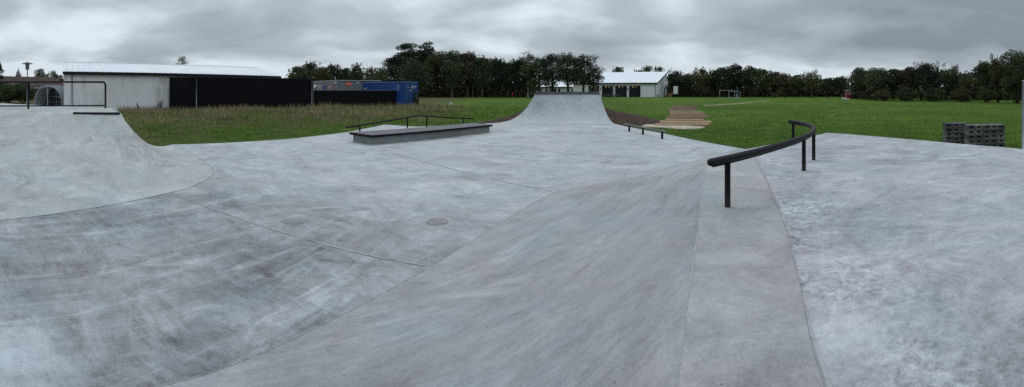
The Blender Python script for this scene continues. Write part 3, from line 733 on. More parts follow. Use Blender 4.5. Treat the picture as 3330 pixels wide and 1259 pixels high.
mb = MB(); mb.prism([tuple(Vector(F0)-nn2*.05), tuple(Vector(F1)-nn2*.05), tuple(Vector(F1)+nn2*.08), tuple(Vector(F0)+nn2*.08)], 1.845, 1.885); mb.build('cap_rail', M['pipe_grey'], fn)

# grey site cabins
def face_rect(mb, a, b, u0, u1, z0, z1, out, th=.03):
    """a proud rectangle on the wall a->b from distance fraction u0..u1; out is the outward normal"""
    p, q = Vector(lerp(a, b, u0)), Vector(lerp(a, b, u1)); o = Vector(out)
    mb.prism([tuple(p), tuple(q), tuple(q+o*th), tuple(p+o*th)], z0, z1)
def outn(a, b):
    d = (Vector(b)-Vector(a)).normalized(); n = Vector((d.y, -d.x)); m_ = (Vector(a)+Vector(b))/2
    return n if n.dot(-m_) > 0 else -n
K0, K1, K2 = at(1013, 62), at(1097, 53), at(1168.6, 54.6)
cab = empty('site_cabin', (*K1, 0), 'grey site cabin with red sign and red framed window behind the black fence', 'cabin', 'grey site cabins')
K3 = (K0[0]+K2[0]-K1[0], K0[1]+K2[1]-K1[1]); zt = zat(260.5, 53)
mb = MB(); mb.prism([K0, K1, K2, K3], 0, zt-.12); mb.build('wall', M['cabin'], cab)
ctr = Vector(((K0[0]+K2[0])/2, (K0[1]+K2[1])/2)); ex = lambda p, m_=.1: tuple(Vector(p)+(Vector(p)-ctr).normalized()*m_)
mb = MB(); mb.prism([ex(K0), ex(K1), ex(K2), ex(K3)], zt-.12, zt+.02); mb.build('roof', M['cabin_light'], cab)
n01, n12 = outn(K0, K1), outn(K1, K2)
for u0, u1, mt, fm_ in ((.26, .42, M['glass'], M['cabin_light']), (.68, .86, M['glass'], M['red'])):
    mb = MB(); face_rect(mb, K0, K1, u0-.02, u1+.02, 1.05, 2.62, n01, .03); w_ = mb.build('window', fm_, cab)
    mb = MB(); face_rect(mb, K0, K1, u0+.012, u1-.012, 1.2, 2.5, n01, .05); mb.build('pane', mt, w_)
mb = MB(); face_rect(mb, K0, K1, .49, .60, .9, 2.5, n01, .08); mb.build('shutter', M['blue_dark'], cab)
mb = MB(); q = Vector(lerp(K0, K1, .2))+n01*.12; mb.lathe((q.x, q.y, 2.35), [(0.0, -.3), (.2, -.22), (.28, 0), (.2, .22), (0, .3)], 12); mb.build('satellite_dish', M['white'], cab, smooth=True)
for a_, b_, u in ((K0, K1, .95), (K1, K2, .92)):
    mb = MB(); face_rect(mb, a_, b_, u-.04, u+.04, zt-.42, zt-.28, outn(a_, b_), .12); mb.build('lamp', M['white'], cab)
mb = MB(); face_rect(mb, K1, K2, .37, .63, zt-.78, zt-.25, n12, .04); sg = mb.build('sign', M['orange_red'], cab)
mb = MB()
for k in range(7): face_rect(mb, K1, K2, .40+k*.030, .422+k*.030, zt-.56+.02*(k % 2), zt-.46+.03*(k in (0, 6)), n12, .05)
mb.build('lettering', M['white'], sg)
mb = MB(); q = lerp(K1, K3, .3); mb.tube([(*q, zt), (*q, zt+.6)], .06, 8); mb.build('flue', M['cabin_light'], cab)
L0, L1 = at(1171, 57.5), at(1238, 58.5)
cab2 = empty('site_cabin', (*L0, 0), 'plain grey site cabin half hidden behind the blue container', 'cabin', 'grey site cabins')
bkv = Vector((-.42, .9))*6; zt2 = zat(261, 57.5)
mb = MB(); mb.prism([L0, L1, tuple(Vector(L1)+bkv), tuple(Vector(L0)+bkv)], 0, zt2-.12); mb.build('wall', M['cabin'], cab2)
mb = MB(); mb.prism([at(1169.5, 57.2), at(1240, 58.2), tuple(Vector(L1)+bkv*1.03), tuple(Vector(L0)+bkv*1.03)], zt2-.12, zt2+.02); mb.build('roof', M['cabin_light'], cab2)

# blue container
bc = empty('shipping_container', (-15, 48, 0), 'dark blue shipping container with closed doors at the end of the black fence', 'container')
G1, G2 = at(1303, 46.6), at(1358, 48.0); Z0, Z1 = -.05, zat(265.5, 46.6)
dlen = (Vector(G2)-Vector(G1)); side = Vector((-.76, .65)); G0_ = tuple(Vector(G1)+side*9.6); G3 = tuple(Vector(G0_)+dlen)
mb = MB()
def corr(a, b, inward):
    a, b = Vector(a), Vector(b); L_ = (b-a).length; n = int(L_/.28); pts = []
    for k in range(n):
        for f_, o_ in ((0, 0), (.35, 0), (.5, .04), (.85, .04)):
            pts.append(tuple(a+(b-a)*((k+f_)/n)+inward*o_))
    pts.append(tuple(b)); mb.grid([[(*p, Z0+.12) for p in pts], [(*p, Z1-.10) for p in pts]])
nS = outn(G0_, G1); corr(G0_, G1, -nS); corr(G3, G2, nS)
mb.prism([tuple(Vector(G0_)-nS*.06+side*-.05), tuple(Vector(G1)-nS*.06), tuple(Vector(G2)+nS*.06), tuple(Vector(G3)+nS*.06)], Z0+.05, Z1-.05)
mb.build('body', M['blue'], bc)
mb = MB()
for a, b in ((G0_, G1), (G3, G2), (G1, G2), (G0_, G3)):
    mb.tube([(*a, Z0+.08), (*b, Z0+.08)], .08, 4); mb.tube([(*a, Z1-.06), (*b, Z1-.06)], .07, 4)
for a in (G0_, G1, G2, G3): mb.tube([(*a, Z0), (*a, Z1)], .08, 4)
mb.build('frame', M['blue'], bc)
nD = outn(G1, G2)
for k, (u0, u1) in enumerate(((.05, .49), (.51, .95))):
    mb = MB(); face_rect(mb, G1, G2, u0, u1, Z0+.15, Z1-.14, nD, .05); dr = mb.build('door', M['blue_dark'], bc)
    for u in ((.34, .46) if k == 0 else (.60, .74)):
        p = Vector(lerp(G1, G2, u))+nD*.09; mb = MB(); mb.tube([(p.x, p.y, Z0+.12), (p.x, p.y, Z1-.1)], .025, 6); mb.build('lock_rod', M['rod'], dr)
    if k == 0: mb = MB(); face_rect(mb, G1, G2, .40, .455, 2.18, 2.28, nD, .056); mb.build('marking', M['white'], dr)
    else:
        for u0_, u1_, z_ in ((.62, .70, 2.28), (.76, .80, 2.28), (.82, .87, 2.27), (.90, .92, 2.25), (.63, .70, 2.10), (.78, .82, 2.12), (.52, .59, 1.78)):
            mb = MB(); face_rect(mb, G1, G2, u0_, u1_, z_, z_+.10, nD, .056); mb.build('marking', M['white'], dr)
mb = MB(); face_rect(mb, G0_, G1, .02, .12, 2.05, 2.15, nS, .02); mb.build('side_marking', M['white'], bc)
for k in range(6):
    for a_, b_, c__, h__, w__ in ((.93, .937, 1.86, .11, .07), (.965, .969, 1.96, .09, .05)):
        mb = MB(); face_rect(mb, G0_, G1, a_, b_, c__+k*h__, c__+w__+k*h__, nS, .02); mb.build('side_marking', M['white'], bc)

# ------------------------------------------------------------------ white building beyond the park
wb = empty('clubhouse', (26, 98, 0), 'white clubhouse with sloping pale roof and big dark glazed bays', 'building')
A_, B_ = (35.4, 91.4), (16.4, 104.4); sv = Vector((6.8, 9.9)); A2, B2 = tuple(Vector(A_)+sv), tuple(Vector(B_)+sv); ZE, ZR = 3.55, 6.70
mb = MB()
for a, b in ((A_, B_),): mb.hexa([(*A_, -.1), (*A2, -.1), (*B2, -.1), (*B_, -.1), (*A_, ZE), (*A2, ZR), (*B2, ZR), (*B_, ZE)])
mb.build('wall', M['white_paint'], wb)
fd = (Vector(B_)-Vector(A_)).normalized(); fo = outn(A_, B_)
mb = MB(); a = Vector(A_)-fd*.25+fo*.35; b = Vector(B_)+fd*.1+fo*.35; c = Vector(B2)+fd*.1; d = Vector(A2)-fd*.25
mb.hexa([(*a, ZE+.05-.1), (*b, ZE+.05-.1), (*c, ZR+.05), (*d, ZR+.05), (*a, ZE+.11), (*b, ZE+.11), (*c, ZR+.2), (*d, ZR+.2)]); mb.build('roof', M['roof_white'], wb)
mb = MB(); mb.prism([tuple(a+fo*.03), tuple(b+fo*.03), tuple(b+fo*.15), tuple(a+fo*.15)], ZE-.15, ZE+.08)
gA = Vector((-fd.x, -fd.y)); mb.hexa([(*(a+gA*.03), ZE-.16), (*(a+gA*.13), ZE-.16), (*(d+gA*.13), ZR-.06), (*(d+gA*.03), ZR-.06), (*(a+gA*.03), ZE+.1), (*(a+gA*.13), ZE+.1), (*(d+gA*.13), ZR+.19), (*(d+gA*.03), ZR+.19)])
mb.build('gutter', M['dark_trim'], wb)
def upos(px):                                        # fraction along A->B for a photo column
    t = math.tan(A(px)); ax, ay = A_; dx, dy = B_[0]-A_[0], B_[1]-A_[1]; return (ax-t*ay)/(t*dy-dx)
for i, (x0, x1) in enumerate(((1913.6, 1948.5), (1957.9, 1993.2), (2000.6, 2038.3), (2045.6, 2082.9))):
    u0, u1 = upos(x1), upos(x0)
    mb = MB(); face_rect(mb, A_, B_, u0, u1, .0, 2.9, fo, .04); w_ = mb.build('window', M['dark_trim'], wb)
    mb = MB(); face_rect(mb, A_, B_, u0+.006, (u0+u1)/2-.002, .12, 2.8, fo, .06); face_rect(mb, A_, B_, (u0+u1)/2+.002, u1-.006, .12, 2.8, fo, .06); mb.build('pane', M['glass'], w_)
    mb = MB()
    for f_, r_ in ((.32, .18), (.6, .28)):
        p = Vector(lerp(A_, B_, u0+(u1-u0)*f_))+fo*.36; mb.lathe((p.x, p.y, 2.52), [(0, -r_), (r_*.8, -r_*.6), (r_, 0), (r_*.8, r_*.6), (0, r_)], 10)
    mb.build('pendant_lamp', M['glow_lamp'], w_, smooth=True)
u0, u1 = upos(2128), upos(2089.9)
mb = MB(); face_rect(mb, A_, B_, u0, u1, .0, 3.0, fo, .05); gd = mb.build('garage_door', M['white_paint'], wb)
mb = MB(); face_rect(mb, A_, B_, u0, u1, 3.0, 3.12, fo, .09); mb.build('door_head', M['pipe_grey'], gd)
for px in (1996, 2131.6):
    p = Vector(lerp(A_, B_, upos(px)))+fo*.09; mb = MB(); mb.tube([(p.x, p.y, -.05), (p.x, p.y, ZE)], .07, 8); mb.build('downpipe', M['pipe_grey'], wb)
for px in (1952.8, 2041.8):
    u = upos(px); mb = MB(); face_rect(mb, A_, B_, u-.006, u+.006, 1.9, 2.25, fo, .15); mb.build('wall_lamp', M['dark_trim'], wb)
gO = Vector((-fd.x, -fd.y))
mb = MB(); face_rect(mb, A_, A2, .70, .96, 0, 2.35, gO, .05); dr = mb.build('door', M['dark_trim'], wb)
mb = MB(); face_rect(mb, A_, A2, .76, .84, .15, 2.1, gO, .07); face_rect(mb, A_, A2, .86, .93, .1, 2.2, gO, .07); mb.build('pane', M['white'], dr)
mb = MB(); face_rect(mb, A_, A2, .80, .86, 2.6, 2.85, gO, .18); mb.build('wall_lamp', M['dark_trim'], wb)
# wing seen behind the trees
wg = empty('clubhouse_wing', (12, 116, 0), 'low white wing with small dark windows behind the trees', 'building')
C_, D_ = at(1865, 112), at(1743, 122); cv = Vector(sv)*.55; C2_, D2_ = tuple(Vector(C_)+cv), tuple(Vector(D_)+cv)
mb = MB(); mb.prism([C_, D_, D2_, C2_], -.1, 2.55); mb.build('wall', M['white_paint'], wg)
wo_ = outn(C_, D_); c0, d0 = Vector(C_)+wo_*.4, Vector(D_)+wo_*.4
mb = MB(); mb.hexa([(*c0, 2.56), (*d0, 2.56), (*D2_, 4.0), (*C2_, 4.0), (*c0, 2.72), (*d0, 2.72), (*D2_, 4.15), (*C2_, 4.15)]); mb.build('roof', M['roof_white'], wg)
mb = MB(); mb.prism([tuple(c0+wo_*.02), tuple(d0+wo_*.02), tuple(d0+wo_*.14), tuple(c0+wo_*.14)], 2.48, 2.70); mb.build('gutter', M['dark_trim'], wg)
def vpos(px):
    t = math.tan(A(px)); ax, ay = C_; dx, dy = D_[0]-C_[0], D_[1]-C_[1]; return (ax-t*ay)/(t*dy-dx)
for x0, x1 in ((1752, 1762), (1773.6, 1781), (1786.5, 1796.6), (1802, 1809.5), (1815, 1822), (1858, 1862.5)):
    a, b = sorted((vpos(x0), vpos(x1))); mb = MB(); face_rect(mb, C_, D_, a, b, .9, 2.05, wo_, .04); w_ = mb.build('window', M['dark_trim'], wg)
    mb = MB(); face_rect(mb, C_, D_, a+.006, b-.006, 1.0, 1.95, wo_, .06); mb.build('pane', M['glass'], w_)

# outbuilding with the tiled roof behind the clubhouse
ob = empty('outbuilding', (*at(2185, 125), 0), 'small outbuilding with pinkish tiled roof peeping out beside the clubhouse', 'building')
a, b = at(2160, 122), at(2218, 130); bb = Vector((3, 6))
mb = MB(); mb.prism([a, b, tuple(Vector(b)+bb), tuple(Vector(a)+bb)], 0, 1.6); mb.build('wall', M['brick'], ob)
mb = MB(); mb.hexa([(*a, 1.6), (*b, 1.6), (*(Vector(b)+bb), 1.7), (*(Vector(a)+bb), 3.1), (*a, 1.8), (*b, 1.75), (*(Vector(b)+bb), 1.9), (*(Vector(a)+bb), 3.3)]); mb.build('roof', M['tile_light'], ob)
q = at(2181, 100); mb = MB()
for k in range(4): mb.box((q[0], q[1], .12+.24*k), (.95-.06*k, .9, .22), .3+.05*k)
tag(mb.build('log_pile', M['wood'], None, (*q, 0)), 'low pile of orange-brown timber between clubhouse and trailer', 'timber pile')
# trailer
q = at(2197, 97); tl = empty('trailer', (*q, 0), 'tall white box trailer on dark tractor wheels beside the clubhouse', 'trailer')
mb = MB(); mb.box((q[0], q[1], 1.75), (1.05, 1.4, 1.85), -.4); o = mb.build('box_body', M['white'], tl); bv = o.modifiers.new('e', 'BEVEL'); bv.width = .04
mb = MB(); mb.box((q[0]+.05, q[1]-.68, 2.0), (.36, .12, .3), -.4); mb.build('sign', M['dark_trim'], tl)
mb = MB(); mb.box((q[0], q[1], .7), (1.0, 1.9, .22), -.4); mb.box((q[0], q[1]-.4, .4), (.2, .3, .5), -.4); mb.build('chassis', M['dark_trim'], tl)
for sx_ in (-1, 1):
    c = (q[0]+sx_*.68*cos(-.4), q[1]+sx_*.68*sin(-.4)); ax = Vector((cos(-.4), sin(-.4), 0))*.12
    mb = MB(); mb.tube([Vector((*c, .45))-ax, Vector((*c, .45))+ax], .5, 16); wl = mb.build('wheel', M['tyre'], tl)
    mb = MB(); mb.tube([Vector((*c, .45))-ax*1.1, Vector((*c, .45))+ax*1.1], .22, 12); mb.build('rim', M['galv'], wl)

# bollard at the clubhouse corner
q = at(2138.5, 95.5); mb = MB(); mb.lathe((*q, 0), [(.16, 0), (.16, .65), (.14, .70), (0, .72)], 14)
tag(mb.build('bollard', M['dark_trim'], None, (*q, 0), True), 'short black bollard at the corner of the clubhouse', 'bollard')

# picnic tables
def picnic(px, d, rz, label):
    q = at(px, d); t = empty('picnic_table', (*q, 0), label, 'picnic table', 'picnic tables before the clubhouse')
    def R(x, y): return (q[0]+x*cos(rz)-y*sin(rz), q[1]+x*sin(rz)+y*cos(rz))
    mb = MB(); mb.box((*R(0, 0), .74), (1.8, .75, .05), rz); mb.build('table_top', M['grey_steel'], t)
    for s_ in (-1, 1):
        mb = MB(); mb.box((*R(0, s_*.65), .44), (1.8, .26, .05), rz); mb.build('bench', M['grey_steel'], t)
        mb = MB(); mb.tube([(*R(s_*.65, -.7), 0), (*R(s_*.65, -.25), .72)], .045, 6); mb.tube([(*R(s_*.65, .7), 0), (*R(s_*.65, .25), .72)], .045, 6)
        mb.tube([(*R(s_*.65, -.75), .40), (*R(s_*.65, .75), .40)], .04, 6); mb.build('leg_frame', M['grey_steel'], t)
picnic(1968, 93, -.5, 'dark picnic table in front of the second glazed bay'); picnic(1990, 95, -.5, 'dark picnic table in front of the post between glazed bays')
picnic(2003, 91, .3, 'dark picnic table standing askew in front of the third glazed bay')

# ------------------------------------------------------------------ things at the left
fo_ = None
oh = empty('brown_house', (*at(40, 75), 0), 'long low house with a dark red-brown roof behind the hedge', 'house')
a, b = at(-260, 62), at(222, 80); aa = Vector(b)-Vector(a); nb = Vector((-aa.y, aa.x)).normalized()
if nb.dot(Vector(a)) < 0: nb = -nb
mb = MB(); mb.prism([a, b, tuple(Vector(b)+nb*9), tuple(Vector(a)+nb*9)], 0, 2.4); mb.build('wall', M['brick'], oh)
zr = zat(252, 84)
mb = MB(); a2, b2 = Vector(a)-nb*.5, Vector(b)-nb*.5; m1, m2 = Vector(a)+nb*4.5, Vector(b)+nb*4.5; e1, e2 = Vector(a)+nb*9.5, Vector(b)+nb*9.5
mb.hexa([(*a2, 2.3), (*b2, 2.3), (*m2, zr-.1), (*m1, zr-.1), (*a2, 2.45), (*b2, 2.45), (*m2, zr), (*m1, zr)]); mb.hexa([(*m1, zr-.1), (*m2, zr-.1), (*e2, 2.3), (*e1, 2.3), (*m1, zr-.001), (*m2, zr-.001), (*e2, 2.45), (*e1, 2.45)])
mb.quad((*b, 2.4), (*(Vector(b)+nb*9), 2.4), (*m2, zr-.1)); mb.build('roof', M['red_roof'], oh)
mb = MB(); mb.prism([tuple(a2-nb*.05), tuple(b2-nb*.05), tuple(b2+nb*.05), tuple(a2+nb*.05)], 2.16, 2.29); mb.build('fascia', M['white'], oh)

def lamp(px, d, ztop, label):
    q = at(px, d); o = empty('street_lamp', (*q, 0), label, 'street lamp', 'mushroom street lamps')
    mb = MB(); mb.tube([(*q, -.05), (*q, ztop-.75)], [.06, .05], 10); mb.build('pole', M['galv'], o, smooth=True)
    mb = MB(); mb.lathe((*q, ztop-.75), [(.05, 0), (.17, .02), (.19, .15), (.17, .28), (.17, .33), (0, .34)], 16); mb.build('lantern', M['pipe_grey'], o, smooth=True)
    mb = MB(); mb.lathe((*q, ztop-.45), [(.16, 0), (.19, .02), (.19, .22), (.12, .26)], 16); mb.build('glass', M['acrylic'], o, smooth=True)
    mb = MB(); mb.lathe((*q, ztop-.19), [(0, .02), (.50, -.02), (.54, 0), (.50, .03), (.22, .10), (.12, .16), (0, .18)], 24); mb.build('lamp_shade', M['grey_steel'], o, smooth=True)
lamp(89, 36.6, zat(201, 36.6), 'tall grey lamp with a wide flat shade rising above the railing')
lamp(134, 52, zat(223, 52), 'smaller lamp in front of the trees beside the white hall')

# barrel-roofed shelter
sh = empty('bicycle_shelter', (*at(158, 41), 0), 'rounded glazed shelter with metal hoops beside the white hall', 'shelter')
c = Vector(at(156, 40)); vd = c.normalized(); vr = Vector((vd.y, -vd.x)); ax = (vd*.92+vr*.38).normalized(); wr = Vector((ax.y, -ax.x)); HW, HH = 1.55, 2.35
def arch(t, o_, k=1.0):
    x = -cos(t)*HW*k; 
    z = (max(0.0, sin(t))**.75)*HH*k
    p = c+wr*x+ax*o_; return (p.x, p.y, z)
for k, o_ in enumerate((0, .7, 1.4, 2.1, 2.8)):
    mb = MB(); mb.tube([arch(pi*j/18, o_) for j in range(19)], .055 if k in (0, 4) else .035, 6); mb.build('hoop', M['galv'], sh, smooth=True)
mb = MB(); mb.grid([[arch(pi*j/18, 0, .97) for j in range(8)], [arch(pi*j/18, 2.8, .97) for j in range(8)]]); mb.grid([[arch(pi*j/18, 0, .97) for j in range(11, 19)], [arch(pi*j/18, 2.8, .97) for j in range(11, 19)]])
mb.build('roof_panel', M['acrylic'], sh)
mb = MB(); mb.quad(*[arch(pi*j/18, 2.75, .96) for j in range(19)]); mb.build('back_panel', M['glass'], sh)
mb = MB()
for x in (-.9, -.1, .7):
    p = c+wr*x+ax*2.6; mb.tube([(p.x, p.y, 0), (p.x, p.y, 2.1)], .035, 6)
for z in (.6, 1.15):
    p, q = c-wr*1.4+ax*2.6, c+wr*1.4+ax*2.6; mb.tube([(p.x, p.y, z), (q.x, q.y, z)], .03, 6)
p = c-wr*.05; mb.tube([(p.x, p.y, 0), (p.x, p.y, 2.3)], .06, 6)
mb.build('glazing_bar', M['galv'], sh)
mb = MB(); mb.prism([at(-60, 33), at(235, 33), at(215, 52), at(-60, 50)], -.06, -.03); tag(mb.build('pavement', M['road_stone']), 'pale paved forecourt beside the white hall', None, None, 'structure')

# ------------------------------------------------------------------ leaves, trees, shrubs
def leaf_cloud(rng, cen, rad, n, size, flat=1.0):
    """n small leaf clumps in ellipsoids: cen (k,3), rad (k,3)"""
    k = rng.choice(len(cen), n, p=(rad.prod(1)**.62)/(rad.prod(1)**.62).sum())
    d = rng.normal(size=(n, 3)); d /= np.linalg.norm(d, axis=1)[:, None]; rr_ = rng.uniform(.35, 1.06, n)**.55
    P = cen[k]+d*rad[k]*rr_[:, None]
    u = rng.normal(size=(n, 3)); u /= np.linalg.norm(u, axis=1)[:, None]; w = rng.normal(size=(n, 3)); w -= (w*u).sum(1)[:, None]*u; w /= np.linalg.norm(w, axis=1)[:, None]
    s1 = (size*rng.uniform(.55, 1.35, n))[:, None]; s2 = (size*rng.uniform(.35, .8, n))[:, None]
    V = np.stack([P-u*s1, P+w*s2*rng.uniform(.6, 1.2, (n, 1)), P+u*s1, P-w*s2*rng.uniform(.6, 1.2, (n, 1))], 1).reshape(-1, 3)
    return V, np.arange(4*n).reshape(n, 4)
def tree(kind, px, top, hw, d, bot, label, mat='leaf', cat='tree', name=None, group='trees around the lawn', seed=None, base=None, dens=1.0):
    rng = np.random.default_rng(seed if seed is not None else int(px*7+top*13) % 99991); R = random.Random(int(px*3+top))
    x, y = at(px, d); zt_ = zat(top, d); zb = max(zat(bot+6, d), .1) if kind != 'bush' else 0.0; W = hw*d/F
    o = empty(name or {'round': 'broadleaf_tree', 'spiky': 'broadleaf_tree', 'pine': 'pine_tree', 'sparse': 'sparse_tree', 'conifer': 'spruce_tree', 'bush': 'shrub'}[kind], (x, y, G0), label, cat, group)
    W *= 1.22 if kind in ('round', 'spiky', 'pine') else 1.0; hgt = zt_-zb; pxs = F/3.25/d; size = max(.10, .95/pxs*.75)
    cen, rad = [], []
    if kind in ('round', 'bush', 'spiky', 'sparse'):
        K = {'round': 26, 'bush': 24, 'spiky': 30, 'sparse': 22}[kind]
        for i in range(K):
            a = R.uniform(0, 2*pi); v = R.uniform(-1, 1) if kind != 'bush' else R.uniform(-.9, 1); prof_ = math.sqrt(max(.05, 1-abs(v)**2.2)); rr2 = R.uniform(.35, 1)*prof_*.80
            r0 = R.uniform(.20, .34)*min(W, hgt*.75)
            cen.append((rr2*W*cos(a), rr2*W*sin(a)*.8, zb+hgt*(.5+.5*v*.82))); rad.append((r0*R.uniform(.9, 1.4), r0*1.1, r0*R.uniform(.6, .95)))
        cen.append((0, 0, zb+hgt*.5)); rad.append((W*.78, W*.6, hgt*.44))
        if kind in ('spiky', 'sparse'):
            for i in range(9): cen.append((R.uniform(-.75, .75)*W, R.uniform(-.4, .4)*W, zt_-hgt*R.uniform(0, .22))); r0 = R.uniform(.06, .13)*W; rad.append((r0, r0, r0*R.uniform(1.4, 2.6)))
        if kind == 'sparse': cen.pop(22); rad.pop(22)
    elif kind == 'pine':
        for i in range(22):
            a = R.uniform(0, 2*pi); v = R.uniform(0, 1); rr2 = R.uniform(.3, 1)*(1-.45*v)
            cen.append((rr2*W*cos(a)*.9, rr2*W*sin(a)*.7, zb+hgt*(.08+.84*v))); r0 = R.uniform(.16, .3)*W; rad.append((r0*1.4, r0*1.2, r0*.62))
        cen.append((0, 0, zb+hgt*.5)); rad.append((W*.6, W*.5, hgt*.42))
    else:
        for i in range(60):
            v = (i+.5)/60; a = i*2.4; rr2 = (1-v)*W*.62; cen.append((rr2*cos(a), rr2*sin(a), zb+hgt*v*.98)); r0 = max(.05*W, (1-v)*W*.34); rad.append((r0*1.25, r0*1.25, r0*.34))
    cen, rad = np.array(cen), np.array(rad); cen[:, 0] += x; cen[:, 1] += y
    area = (2*W*pxs)*(hgt*pxs)*.8; n = int(min(15000, max(130, area*6.5*dens*(.38 if kind == 'sparse' else 1)))) 
    V, Fq = leaf_cloud(rng, cen, rad, n, size*.98 if kind != 'sparse' else size*.8)
    V[:, 2] = np.maximum(V[:, 2], G0)
    bigmesh('foliage' if kind == 'bush' else 'crown', V, Fq, M[mat], o, (x, y, G0))
    mb = MB(); tr_ = max(.10, .045*W+.02*hgt*.5)
    if kind == 'bush':
        for i in range(4): a = R.uniform(0, 6.28); mb.tube([(x+.1*cos(a), y+.1*sin(a), G0), (x+W*.5*cos(a), y+W*.5*sin(a), hgt*.6)], [.05, .02], 5)
        mb.build('stem', M['bark'], o)
    else:
        zf = zb+hgt*.35; lean = R.uniform(-.35, .35)
        mb.tube([(x, y, G0), (x+lean*.3, y, zf*.5), (x+lean, y, zf), (x+lean*.8, y, zb+hgt*.8)], [tr_*1.25, tr_, tr_*.75, tr_*.15], 7)
        for i in range(5):
            a = R.uniform(0, 6.28); z0_ = zf*R.uniform(.6, 1.0); q = R.uniform(.5, .85)
            mb.tube([(x+lean*.8, y, z0_), (x+W*q*.5*cos(a), y+W*q*.5*sin(a), z0_+hgt*.16), (x+W*q*cos(a), y+W*q*sin(a), z0_+hgt*.36)], [tr_*.5, tr_*.32, tr_*.08], 5)
        if kind in ('sparse', 'spiky'):
            for i in range(14):
                a = R.uniform(0, 6.28); q = R.uniform(.1, .8); p = (x+W*q*cos(a), y+W*q*sin(a)*.6); z0_ = zt_-hgt*R.uniform(.2, .45)
                mb.tube([(p[0]*.7+x*.3, p[1]*.7+y*.3, z0_), (p[0]+R.uniform(-.3, .3), p[1], zt_+hgt*R.uniform(-.1, .10))], [.035, .012], 4)
        mb.build('trunk', M['bark_pale'] if R.random() < .3 else M['bark'], o)
    return o
T = tree
# left of the hall
T('spiky', -8, 203, 24, 60, 262, 'dark tree cut by the frame edge above the brown roof', 'leaf_blue')
T('conifer', 60, 220, 20, 92, 262, 'small dark spruce above the brown roof beside the tall lamp', 'leaf_blue', seed=4)
T('round', 128, 226, 27, 95, 262, 'round tree behind the smaller lamp', 'leaf'); T('round', 168, 232, 26, 96, 262, 'lower dark tree between smaller lamp and white hall', 'leaf')
T('round', 198, 242, 16, 97, 264, 'little tree touching the corner of the white hall', 'leaf_olive')
T('sparse', 592, 186, 27, 62, 228, 'wind-blown tree showing over the roof of the white hall', 'leaf_brown', dens=1.8)
# behind the cabins
for i, (px, top, hw, d, k, mt, lab) in enumerate([
    (968, 212, 34, 84, 'round', 'leaf', 'dark rounded tree just past the end of the hall roof'), (1010, 201, 34, 86, 'spiky', 'leaf', 'dark tree with ragged top above the shed corner'),
    (1046, 214, 34, 80, 'round', 'leaf_olive', 'olive tree rising over the satellite dish cabin'), (1090, 208, 34, 88, 'spiky', 'leaf', 'bushy tree directly above the red sign cabin'),
    (1128, 222, 26, 84, 'round', 'leaf', 'low dark tree behind the cabin flue'), (1160, 205, 22, 90, 'spiky', 'leaf', 'pointed leafy tree behind the gap of the cabins'),
    (1206, 214, 19, 82, 'sparse', 'leaf_olive', 'thin pale birch-like tree behind the blue container'), (1236, 219, 27, 86, 'round', 'leaf', 'dark tree at the blue container roof, beside the tall pines')]):
    T(k, px, top, hw, d, 296, lab, mt, dens=1.25)
# tall central group
for px, top, hw, d, bot, k, mt, lab in [
    (1286, 174, 34, 100, 262, 'pine', 'leaf_blue', 'dark pine on the slope of the tall group above the container doors'), (1328, 138, 42, 106, 255, 'pine', 'leaf_blue', 'very tall dark pine, higher of the two peaks'),
    (1384, 131, 38, 108, 250, 'pine', 'leaf_blue', 'tallest pine of all with a knobbly top'), (1345, 190, 60, 92, 292, 'round', 'leaf', 'broad dark tree below the two tall pines'),
    (1422, 166, 44, 98, 285, 'round', 'leaf_olive', 'olive tree leaning on the shoulder of the tall pines'), (1470, 163, 44, 95, 284, 'round', 'leaf', 'broad flat-topped tree past the tall pines'),
    (1520, 163, 42, 97, 284, 'round', 'leaf_brown', 'brownish broad-topped tree at the middle of the tall wood'), (1568, 183, 36, 96, 286, 'round', 'leaf', 'dark tree stepping down from the brownish broad tree'),
    (1612, 191, 32, 97, 286, 'spiky', 'leaf_blue', 'narrow dark tree before the dip in the wood'), (1652, 198, 30, 98, 286, 'round', 'leaf', 'dark tree above the two small people'),
    (1690, 188, 38, 96, 285, 'round', 'leaf_blue', 'dense dark tree above the white gas tank'), (1722, 170, 34, 95, 284, 'sparse', 'leaf', 'open feathery tree with bare twigs above the white gas tank'),
    (1752, 188, 50, 92, 284, 'spiky', 'leaf', 'tree over the near end of the clubhouse wing'), (1798, 178, 50, 90, 280, 'spiky', 'leaf_blue', 'round-headed tree over the wing windows'),
    (1848, 177, 52, 84, 270, 'spiky', 'leaf', 'spreading tree with one long upright shoot beside the clubhouse'), (1896, 180, 52, 82, 270, 'spiky', 'leaf', 'spreading tree with bare twigs against the clubhouse roof'),
    (1928, 214, 38, 84, 276, 'round', 'leaf_blue', 'lowest bough of the tree group overlapping the clubhouse roof')]:
    T(k, px, top, hw, d, bot, lab, mt, dens=1.15)
for px, top, hw, lab in [(2008, 218, 24, 'tree top showing over the middle of the clubhouse roof'), (2075, 228, 24, 'low tree top over the clubhouse roof'), (2105, 215, 24, 'highest tree top over the clubhouse roof'), (2140, 219, 24, 'tree top over the high corner of the clubhouse')]:
    T('spiky', px, top, hw, 132, 262, lab, 'leaf')
